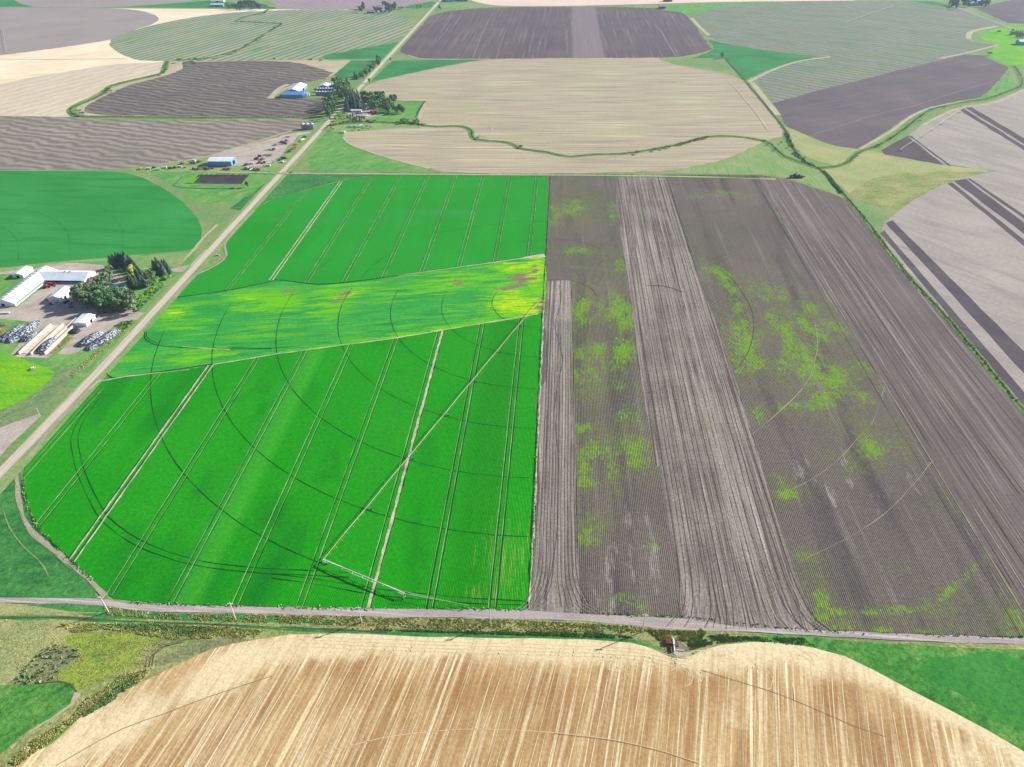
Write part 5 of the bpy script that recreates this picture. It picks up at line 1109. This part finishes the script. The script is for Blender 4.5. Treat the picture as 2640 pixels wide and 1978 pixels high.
# ---------------- centre pivots
def pivot(name, pts, label, h=3.9, pipe='pipe_metal', last=None, overhang=None, thick=.16, wheels=True):
    x0, y0 = pts[0]; r = thing(name, x0, y0, label, 'irrigation machine')
    L = [(x - x0, y - y0) for x, y in pts]
    m = MB()
    for a, b in ((-1.6, -1.6), (1.6, -1.6), (1.6, 1.6), (-1.6, 1.6)): m.tube((a, b, 0), (a * .25, b * .25, h + .6), .1, n=5)
    m.tube((0, 0, 0), (0, 0, h + 1.0), .18, n=8); m.build('pivot_centre', 'galvanised', r); MB().box(-.9, -.4, -.4, .4, .4, 1.8).build('control_box', 'white_paint', r)
    for i in range(len(L) - 1):
        a, b = L[i], L[i + 1]; d = Vector((b[0] - a[0], b[1] - a[1], 0)); ln = d.length; d.normalize(); nn_ = Vector((-d.y, d.x, 0))
        corner = last is not None and i >= last
        mt = 'pipe_metal' if corner else pipe; th = thick * (1.8 if corner else 1)
        arch = 1.0 + .4 * corner
        P_ = [Vector((a[0], a[1], h)) + d * ln * t + Vector((0, 0, arch * 4 * t * (1 - t) * .6)) for t in [k_ / 8 for k_ in range(9)]]
        sp = MB()
        for k_ in range(8): sp.tube(P_[k_], P_[k_ + 1], th, n=6)
        sp = sp.build('span_pipe', mt, r)
        t_ = MB(); lo = [p_ + nn_ * s2 * .85 - Vector((0, 0, 1.15 * min(1, 3 * k_ / 8, 3 * (8 - k_) / 8))) for s2 in (-1, 1) for k_, p_ in enumerate(P_)]
        for s2 in (0, 9):
            for k_ in range(8): t_.tube(lo[s2 + k_], lo[s2 + k_ + 1],   .05 if not corner else .13, n=4)
            for k_ in range(1, 8): t_.tube(lo[s2 + k_], P_[k_],   .05 if not corner else .13, n=4)
        for k_ in range(1, 8): t_.tube(lo[k_], lo[9 + k_],   .05 if not corner else .13, n=4)
        t_.build('truss', 'galvanised' if not corner else 'white_metal', sp)
        if corner or i % 2 == 0 and wheels:
            dr = MB()
            for k_ in range(1, 8): dr.tube(P_[k_], P_[k_] + nn_ * 1.4 - Vector((0, 0, 2.4)), .05 if not corner else .09, n=4)
            dr.build('sprinkler_drops', 'pipe_metal', sp)
        tw = MB(); c_ = Vector((b[0], b[1], 0))
        for s2 in (-1, 1):
            for s3 in (-1, 1): tw.tube(c_ + nn_ * 2.1 * s2 + Vector((0, 0, .7)), c_ + d * .5 * s3 + Vector((0, 0, h)), .09, n=5)
        tw.tube(c_ - nn_ * 2.2 + Vector((0, 0, .7)), c_ + nn_ * 2.2 + Vector((0, 0, .7)), .12, n=5)
        if corner: tw.tube(c_ + Vector((0, 0, h)), c_ + Vector((0, 0, h + 2.6)), .1, n=5)
        tw = tw.build('tower', 'galvanised' if not corner else 'pipe_metal', r)
        for s2 in (-1, 1):
            wm = MB(); cc = c_ + nn_ * 2.1 * s2 + Vector((0, 0, .65)); wm.tube(cc - d * .18, cc + d * .18, .65, n=12); wm.build('wheel', 'rubber', tw)
    if overhang:
        a = L[-1]; b = (overhang[0] - x0, overhang[1] - y0)
        mo = MB(); top = Vector((a[0], a[1], h + 2.6)); A = Vector((a[0], a[1], h)); B = Vector((b[0], b[1], h - .4)); mo.tube(A, B, .12, n=6)
        for t in (.25, .5, .8): mo.tube(top, A + (B - A) * t, .05, n=4)
        for t in (.2, .4, .6, .8, 1): q_ = A + (B - A) * t; mo.tube(q_, q_ + Vector((0, -1.2, -2.2)), .07, n=4)
        mo.build('overhang_boom', 'pipe_metal', r)
    return r
tw_ = [g(a * 1.19349, b * 1.19349) for a, b in ((1124, 702), (1080, 757), (1024, 822), (963, 897), (882, 994), (793, 1102), (699, 1214))]
tw_[0] = (-41 + 0, -58)
PP = [(-6.0, -9.5)]
for r_ in (56.7, 111.5, 167, 223, 286, 349.5, 407.5):
    PP.append((-7.5 - 141.9 * r_ / 406.5, -10.5 - 381.0 * r_ / 406.5))
ou = g(*px('S:1049,1538')[0], 3.0)
pivot('pivot_irrigator', PP + [(-86.5, -418.5)], 'long centre pivot irrigation arm crossing the green crop to its corner span', pipe='pipe_rusty', last=7, overhang=(-42, -425.5), thick=.2)
def far_pivot(sa, sb, n, label):
    a, b = g(*px(sa)[0], 3.9), g(*px(sb)[0], 3.9)
    pivot('pivot_irrigator', [(a[0] + (b[0] - a[0]) * i / n, a[1] + (b[1] - a[1]) * i / n) for i in range(n + 1)], label, thick=.26, wheels=False)
far_pivot('C:1115,140', 'C:1432,30', 7, 'pale irrigation arm on the far grey-green striped field')
far_pivot('C:1870,640', 'C:1462,906', 7, 'irrigation arm crossing the pale field beside the green stream')
far_pivot('A:20,185', 'A:40,330', 6, 'irrigation arm on the far left brown field')

# ---------------- trees
WF = 'around the green-roofed farmhouse'
trees('Q:870,250 930,235 990,210 1040,215 1090,205 1135,200 1165,190 1210,250 1150,270', 'leaf_spruce', 'in the dark row behind the farmhouse', 'dark spruce', 'dark spruces behind the farmhouse', 'spruce', 1.58, rise=.45)
trees('Q:1260,280 1300,320 1330,380 1370,410 1400,460 1430,500 1350,480 1390,560 1320,590 1250,600 1200,560 1450,600', 'leaf_spruce', 'in the slanting belt right of the farmhouse', 'grey spruce', 'spruces right of the farmhouse', 'spruce', 1.35, rise=.45)
trees('Q:1640,330 1700,300 1750,330 1800,300 1850,320 1890,360 1720,380 1800,390', 'leaf_spruce', 'in the clump beside the farm entrance', 'dark pine', 'pines beside the farm entrance', 'spruce', 1.50, rise=.45)
trees('Q:1520,450 1570,430 1480,480 1540,540 1590,520 1500,620 1560,600 1620,480', 'leaf_grey', 'in the belt near the farm entrance', 'grey-green tree', 'grey-green trees near the entrance', 'broad', 0.94)
trees('Q:1240,400', 'leaf_yellow', 'beside the dark spruces', 'round yellow-green tree', None, 'broad', 1.43)
trees('Q:840,380 790,440 830,480 750,520 700,560 760,590 660,600 700,650 620,640 820,560', 'leaf_grey', 'between the barn and the farmhouse', 'thin grey tree', 'thin grey trees between barn and farmhouse', 'broad', 1.25)
trees('Q:260,800 330,770 400,740 470,720 540,710 600,720 330,860 420,840 500,830 570,800 640,780 260,870 480,900 600,880 390,920', 'leaf_grey', 'in the thick grove right of the workshop', 'grey-green tree', 'grove trees right of the workshop', 'broad', 1.57)
trees('Q:700,800 760,830 820,850 700,880 780,920 640,930 860,930 720,960 880,870', 'leaf_green', 'in the dark middle of the grove', 'dark leafy tree', 'dark leafy trees in the grove', 'broad', 1.51)
trees('Q:950,850 1010,820 1070,810 1130,820 1190,850 1240,890 960,930 1040,900 1110,900 1180,930 1250,960 1060,970 1160,1010 980,1000 1240,1030', 'leaf_grey', 'in the round pale clump above the drive', 'pale grey-green tree', 'pale clump trees above the drive', 'broad', 1.35)
trees('Q:1700,520 1760,540 1820,520 1880,490 1680,590 1740,620 1600,700 1660,680 1720,700 1560,760 1480,800 1540,830 1400,850 1460,880 1380,930 1500,900 1420,980 1360,1010 1380,1060 1600,760', 'leaf_lime', 'in the hedge beside the gravel road', 'bright green bush', 'bright bushes along the road hedge', 'shrub', 1.9, 'bush')
trees('Q:1580,720 1640,740 1700,740 1760,690 1800,640 1500,780 1600,830 1560,880 1480,950 1900,510', 'leaf_green', 'in the hedge beside the gravel road', 'dark bush', 'dark bushes along the road hedge', 'shrub', 2.0, 'bush')
trees('Q:1050,1330 1100,1350 1160,1310 1220,1340 1010,1400 1160,1390 1230,1300', 'leaf_green', 'by the drive above the covered heaps', 'low bush', 'low bushes above the covered heaps', 'shrub', 1.6, 'bush')
trees('D:1760,95', 'leaf_green', 'at the pond corner', 'lone small tree', None, 'broad', .75)
# shrubs behind the pond
trees('Y:840,735 900,735 960,735 1030,735 1100,735 1170,735 1240,735 1310,735 1380,735 1430,738', 'leaf_green', 'in the hedge behind the mud pond', 'low bush', 'bushes behind the mud pond', 'shrub', 1.3, 'bush')
# mid farm trees
trees('O:1100,330 1150,360 1180,400 1120,430 1080,480 1130,500', 'leaf_green', 'at the upper end of the roadside row', 'dark leafy tree', 'upper roadside row trees', 'broad', 1.08)
trees('O:980,570 1010,540 930,620 880,660 960,640 820,700 860,740 780,730 720,760 700,800 760,800 640,830 600,860 660,880', 'leaf_green', 'in the roadside row above the bins', 'dark leafy tree', 'roadside row trees', 'broad', 1.08)
trees('O:410,830 470,900', 'leaf_spruce', 'at the top of the bin-yard grove', 'narrow dark tree', 'narrow dark trees', 'spruce', 1.20)
trees('U:1800,170 1850,200 1900,160 1950,220 2000,190 2080,230 2150,200 1850,270 1920,260 2000,290 2080,280', 'leaf_green', 'in the grove behind the grain bins', 'dark leafy tree', 'grove trees behind the bins', 'broad', 1.14)
trees('U:2000,330 2070,310 2140,330 2190,300 1960,380 2040,380 2110,380 2180,370 1920,440 1990,440 2070,450 2140,440 1960,520 2040,520 2110,520 2000,590', 'leaf_grey', 'in the grove right of the grain bins', 'tall grey-green tree', 'grove trees right of the bins', 'broad', 1.59)
trees('U:1720,600 1780,580 1850,610 1700,680 1770,660 1850,680 1620,730 1690,770 1780,760 1840,760 1580,830 1660,860 1740,860 1820,840 1600,930 1690,950 1780,930 1640,1020 1700,1040', 'leaf_green', 'in the tall belt left of the road bend', 'tall leafy tree', 'tall belt trees left of the road', 'tall', 1.38)
trees('V:530,230 580,240 620,220 660,210 700,230 750,220 560,300 610,310 660,300 720,310 560,370 620,380 680,380 740,360 520,420 780,400', 'leaf_spruce', 'in the spruce stand at the wooded farmstead', 'dark spruce', 'spruce stand at the wooded farmstead', 'spruce', 2.03, rise=.45)
trees('V:860,220 920,200 980,240 1040,230 1100,220 1160,210 1230,200 1290,210 890,300 950,310 1020,290 1090,290 1160,300 1230,290 1000,390 1060,400 1110,430 1160,400 1210,360', 'leaf_green', 'in the broad woodland of the farmstead', 'leafy tree', 'woodland trees of the farmstead', 'broad', 1.52)
trees('V:870,380', 'leaf_yellow', 'among dark farmstead trees', 'small yellow-green tree', None, 'broad', .8)
trees('V:1290,330 1350,360 1400,330 1430,400 1360,430 1460,260 1500,300 1540,270 1490,450 1540,490 1580,520 1640,470 1680,500 1720,520 1330,480 1400,480', 'leaf_grey', 'in the shelterbelt by the paddock', 'grey leafy tree', 'shelterbelt trees by the paddock', 'broad', 1.24)
trees('V:320,590 370,580 420,570 470,590 340,640 400,640 460,640 280,660 310,700', 'leaf_lime', 'in the ditch thicket by the road', 'bright green bush', 'bright thicket bushes by the road', 'shrub', 3.0, 'bush')
trees('V:540,660 600,640 650,630 590,700 680,690 740,660 790,680 840,680 890,690 650,720 720,710 800,730', 'leaf_grey', 'in the ditch thicket by the farmstead', 'grey thicket tree', 'thicket trees by the farmstead', 'broad', .62)
trees('V:1680,730 1720,710 1770,720 1820,730 1700,760 1800,760 1940,740 2010,720 1980,760 2030,760 1100,740', 'leaf_green', 'along the ditch below the paddock', 'leafy bush', 'bushes below the paddock', 'shrub', 2.8, 'bush')
trees('V:120,860 180,900 240,920 90,900 700,910 850,900 950,860 1010,880', 'leaf_green', 'on the bank near the silver tanks', 'small bush', 'bushes near the silver tanks', 'shrub', 2.0, 'bush')
# single marker trees and far groves
trees('O:1490,380', 'leaf_green', 'beside the far road crossing', 'single dark tree', None, 'broad', 0.72)
trees('O:855,1030', 'leaf_green', 'at the field drive on the road', 'single narrow tree', None, 'broad', 0.90)
trees('C:382,335', 'leaf_green', 'at the green triangle corner', 'lone ragged tree', None, 'broad', 1.0)
trees('T:190,50 200,80 180,100 150,125 180,140 205,110', 'leaf_spruce', 'in the pair left of the far roadside farm', 'dark tall tree', 'tall trees left of the far roadside farm', 'broad', 1.3)
trees('T:350,110 375,130 400,125 430,130 460,135 390,155 450,160', 'leaf_spruce', 'among the houses of the far roadside farm', 'dark tree', 'trees among the far roadside houses', 'broad', 1.1)
trees('T:480,50 500,40 520,60 560,70 540,100 580,100 600,80 620,90 650,60 640,110 600,130 570,140 530,130 660,90', 'leaf_spruce', 'in the far roadside farm grove', 'dark tall tree', 'far roadside farm grove', 'broad', 1.4)
trees('T:710,110 740,110 765,110 970,90 1020,90 1290,80 1300,115 1280,100', 'leaf_green', 'along the far crossroad', 'small distant tree', 'small distant trees by the crossroad', 'broad', .8)
trees('N:460,130 480,160 540,175 590,150 640,160 700,150', 'leaf_green', 'at the left of the top grove', 'distant tree', 'distant trees left in the top grove', 'broad', 1.2)
trees('N:760,100 820,90 870,110 920,70 980,60 1040,70 1090,80 1140,70 1190,90 1240,130 1290,140 820,150 880,160 950,150 1010,120 1080,150 1150,160 1220,180 760,170 680,180 1280,180', 'leaf_spruce', 'in the distant top grove', 'dark distant tree', 'dark distant trees of the top grove', 'broad', 1.5)
trees('N:1370,120 1430,140 1490,150 1540,180 1600,200 1660,200 1440,330', 'leaf_green', 'on the bank right of the top grove', 'distant bush', 'distant bushes right of the top grove', 'shrub', 4, 'bush')
trees('M:460,60 520,40 580,60 640,40 600,100 540,100 760,20 820,40 880,20 940,50 1000,30 1060,40 1200,50 1260,60 1320,50 1380,60 1150,110 1220,100 1300,110 840,100 900,110 780,90 500,120 620,140', 'leaf_spruce', 'in the top right grove', 'dark distant tree', 'dark distant trees at the top right', 'broad', 1.25)
trees('M:1920,770 1970,760 2020,765 2070,765 2120,770 2170,780 2220,790 2060,830 2130,840 2190,850', 'leaf_spruce', 'in the row above the right-edge shed', 'small dark spruce', 'spruces above the right-edge shed', 'spruce', 1.1, rise=.45)
trees('M:1410,1260 1620,745 1950,700', 'leaf_green', 'on the lime meadow', 'lone dark bush', 'lone bushes on the lime meadow', 'shrub', 3.4, 'bush')
trees('C:740,862 790,885 810,900 830,920 640,850 660,870 700,905 1590,700 1500,775 1580,730 1410,835 1325,880 1200,945 1730,650', 'leaf_green', 'along the eastern stream bank', 'streamside bush', 'bushes along the eastern stream', 'shrub', 1.9, 'bush')
trees('A:1060,400 1040,415 1050,440 1035,460 690,560 700,575 500,700 520,715 490,700', 'leaf_green', 'along the western stream bend', 'streamside bush', 'bushes along the western stream', 'shrub', 3.4, 'bush')
trees('A:1130,378 1200,375 1240,372 1260,378 1380,352 1490,325 1560,285 1640,240 1740,175 1780,150 1640,140 1500,135', 'leaf_green', 'along the stream through the striped field', 'streamside bush', 'bushes along the striped-field stream', 'shrub', 4.2, 'bush')
trees('B:2070,962 2180,945 1330,925 1060,870 C:20,898 60,890', 'leaf_green', 'along the winding field ditch', 'ditch bush', 'bushes along the winding ditch', 'shrub', 2.2, 'bush')

# ---------------- tall grass and brush as plant cover
def tufts(name, zones, mat, label, seed=1, hgt=.8, wid=.5, cat='grass'):
    rnd = random.Random(seed); V = []; F = []
    for (spec, n, lo, hi) in zones:
        P = gp(spec); xs = [p[0] for p in P]; ys = [p[1] for p in P]; k = 0; tries = 0
        while k < n and tries < n * 8:
            tries += 1; x, y = rnd.uniform(min(xs), max(xs)), rnd.uniform(min(ys), max(ys)); ins = False; j = len(P) - 1
            for i in range(len(P)):
                a, b = P[i], P[j]
                if (a[1] > y) != (b[1] > y) and x < (b[0] - a[0]) * (y - a[1]) / (b[1] - a[1]) + a[0]: ins = not ins
                j = i
            if not ins: continue
            # clumpy cover
            if (sin(x * .31 + 2.1 * sin(y * .17)) + sin(y * .43 + 1.7 * sin(x * .11)) + rnd.uniform(-1, 1)) < -1.0: continue
            k += 1; s_ = rnd.uniform(lo, hi)
            for q in range(4):
                a = rnd.uniform(0, pi); dx, dy = cos(a) * wid * s_, sin(a) * wid * s_; lx, ly = rnd.uniform(-.4, .4) * s_, rnd.uniform(-.4, .4) * s_; ox, oy = rnd.uniform(-.4, .4), rnd.uniform(-.4, .4)
                b = len(V); V += [(x + ox - dx, y + oy - dy, 0), (x + ox + dx, y + oy + dy, 0), (x + ox + lx + dx * .4, y + oy + ly + dy * .4, hgt * s_ + .3), (x + ox + lx - dx * .4, y + oy + ly - dy * .4, hgt * s_ * .9 + .3)]; F.append((b, b + 1, b + 2, b + 3))
    return tag(mesh_obj(name, V, F, mat), label, cat, None, 'stuff')
tufts('tall_grass', [('I:600,255 900,290 1300,296 2212,310 J:0,350 1000,362 1640,398 1900,410 1950,440 1500,455 900,435 0,420 I:2212,368 1500,345 900,320 600,300', 4200, .35, .85),
                     ('J:1900,430 2212,440 K:200,985 230,1010 130,1040 0,1040 J:1950,470', 700, .8, 1.5),
                     ('I:350,350 850,350 1300,370 1500,390 1450,430 1250,430 1000,440 850,420 600,380 420,400', 3800, .35, .9),
                     ('I:60,1140 200,1010 420,880 500,780 640,700 700,640 860,610 800,680 520,830 300,1010 100,1160', 3600, .4, 1.3)], 'grass_blade',
      'tall straw-coloured grass along the ditch below the dirt road', 11)
def linetufts(name, lines, mat, label, seed):
    rnd = random.Random(seed); V = []; F = []
    for (spec, w_, dens, h_) in lines:
        P = smooth(gp(spec), False, 60, 6)
        for i in range(len(P) - 1):
            a, b = P[i], P[i + 1]; L = hypot(b[0] - a[0], b[1] - a[1]) + 1e-6; nx, ny = -(b[1] - a[1]) / L, (b[0] - a[0]) / L
            gap = sin(i * .37 + seed) + sin(i * .113 + 2) < -1.1
            for q in range(int(L * dens * (0.2 if gap else 1) + rnd.random())):
                t = rnd.random(); o_ = rnd.gauss(0, w_ / 2.4); x, y = a[0] + (b[0] - a[0]) * t + nx * o_, a[1] + (b[1] - a[1]) * t + ny * o_; s_ = rnd.uniform(.6, 1.3) * h_
                for k_ in range(3):
                    an = rnd.uniform(0, pi); d1 = Vector((cos(an), sin(an), rnd.uniform(-.3, .3))) * s_ * .6; d2 = Vector((rnd.gauss(0, .5), rnd.gauss(0, .5), .8)) * s_ * .5; c_ = Vector((x + rnd.gauss(0, .3), y + rnd.gauss(0, .3), s_ * rnd.uniform(.25, .7)))
                    k = len(V); V += [tuple(c_ - d1), tuple(c_ - d2 * .6), tuple(c_ + d1), tuple(c_ + d2)]; F.append((k, k + 1, k + 2, k + 3))
    return tag(mesh_obj(name, V, F, mat), label, 'brush', None, 'stuff')
linetufts('ditch_brush', [(DT[0][0], 5, .9, 1.6), (DT[1][0], 4, .6, 1.9), (DT[2][0], 3.0, .6, 1.2), (DT[4][0], 2.6, 1.3, 1.3), (DT[5][0], 2, 1, 1.6), ('V:160,860 500,790 900,760 1300,790 1700,800 2000,810 2212,860', 5, 1.2, 2.4), ('C:100,885 150,868 290,835', 7, 2.0, 1.6), ('C:765,800 800,880 860,965 960,1020', 5, 1.6, 2.0)], 'leaf_green', 'dark scrubby brush growing along the winding ditches', 5)
linetufts('field_edge_weeds', [('G:150,700 160,830 190,900 240,1010 330,1110 450,1225 590,1345', 1.5, 1.6, 1.0), ('I:740,225 950,238 1500,252 2212,266 J:300,292 1100,302', 1.6, 1.5, .9), ('J:1462,322 1800,335 2112,346 K:752,994 1200,1010 1774,1026', 1.2, .8, .9), ('S:640,444 1200,447 2000,456', 2.0, .6, 1.2), ('H:1690,100 1672,600 1655,1200', 1.0, 1.0, .9)], 'reed_dark', 'ragged weeds along the edges of the big green field', 6)
tufts('weedy_brush', [('I:235,500 330,470 460,480 470,530 380,580 300,670 170,700 60,690', 160, .7, 1.5), ('I:600,355 850,350 1300,380 1100,410 850,400', 1200, .6, 1.3), ('J:100,425 1700,455 1800,480 1500,470 500,440', 1500, .5, 1.1),
                      ('I:480,880 600,760 700,690 800,640 760,700 640,790', 900, .8, 1.6), ('L:1200,760 2212,700 2212,820 1400,1040 1280,1080', 500, .5, 1.1), ('K:200,1060 330,1020 700,1030 760,1070 450,1040', 600, .4, .9)], 'reed_dark',
      'dark weeds in patches on the southern verge', 12)
tufts('olive_weeds', [('I:395,400 850,400 960,430 830,600 640,650 480,710 330,670 450,540', 1800, .3, .7), ('I:0,330 300,335 390,380 250,490 90,650 0,700', 1200, .3, .6)], 'grass_blade', 'short olive and straw weeds left of the stubble', 13, .5, .4)
tufts('roadside_grass', [('D:860,1120 940,1070 870,1170 640,1370 520,1480 500,1460 640,1330', 900, .4, .9), ('R:950,700 1150,480 1240,520 1100,640 960,760 800,830', 500, .5, 1.0), ('R:0,300 180,300 100,440 0,480', 400, .5, 1.2)], 'grass_blade', 'rough grass lining the gravel road', 14)
# ------------------------------------------------------------------ haze
hm = bpy.data.materials.new('haze'); hm.use_nodes = True; hn = hm.node_tree
hn.nodes.remove(hn.nodes['Principled BSDF'])
pv = hn.nodes.new('ShaderNodeVolumePrincipled'); pv.inputs['Density'].default_value = .00005
pv.inputs['Color'].default_value = (.62, .8, 1, 1); pv.inputs['Anisotropy'].default_value = .2
hn.links.new(pv.outputs[0], hn.nodes['Material Output'].inputs['Volume'])
x0, x1, y0, y1, z0, z1 = -7100, 7100, -1600, 7100, -1.0, 412.0
V = [(x0, y0, z0), (x1, y0, z0), (x1, y1, z0), (x0, y1, z0), (x0, y0, z1), (x1, y0, z1), (x1, y1, z1), (x0, y1, z1)]
o = mesh_obj('haze', V, [(3, 2, 1, 0), (4, 5, 6, 7), (0, 1, 5, 4), (1, 2, 6, 5), (2, 3, 7, 6), (3, 0, 4, 7)], hm)
tag(o, kind='stuff', label='thin blue haze over the whole farmland', cat='haze')
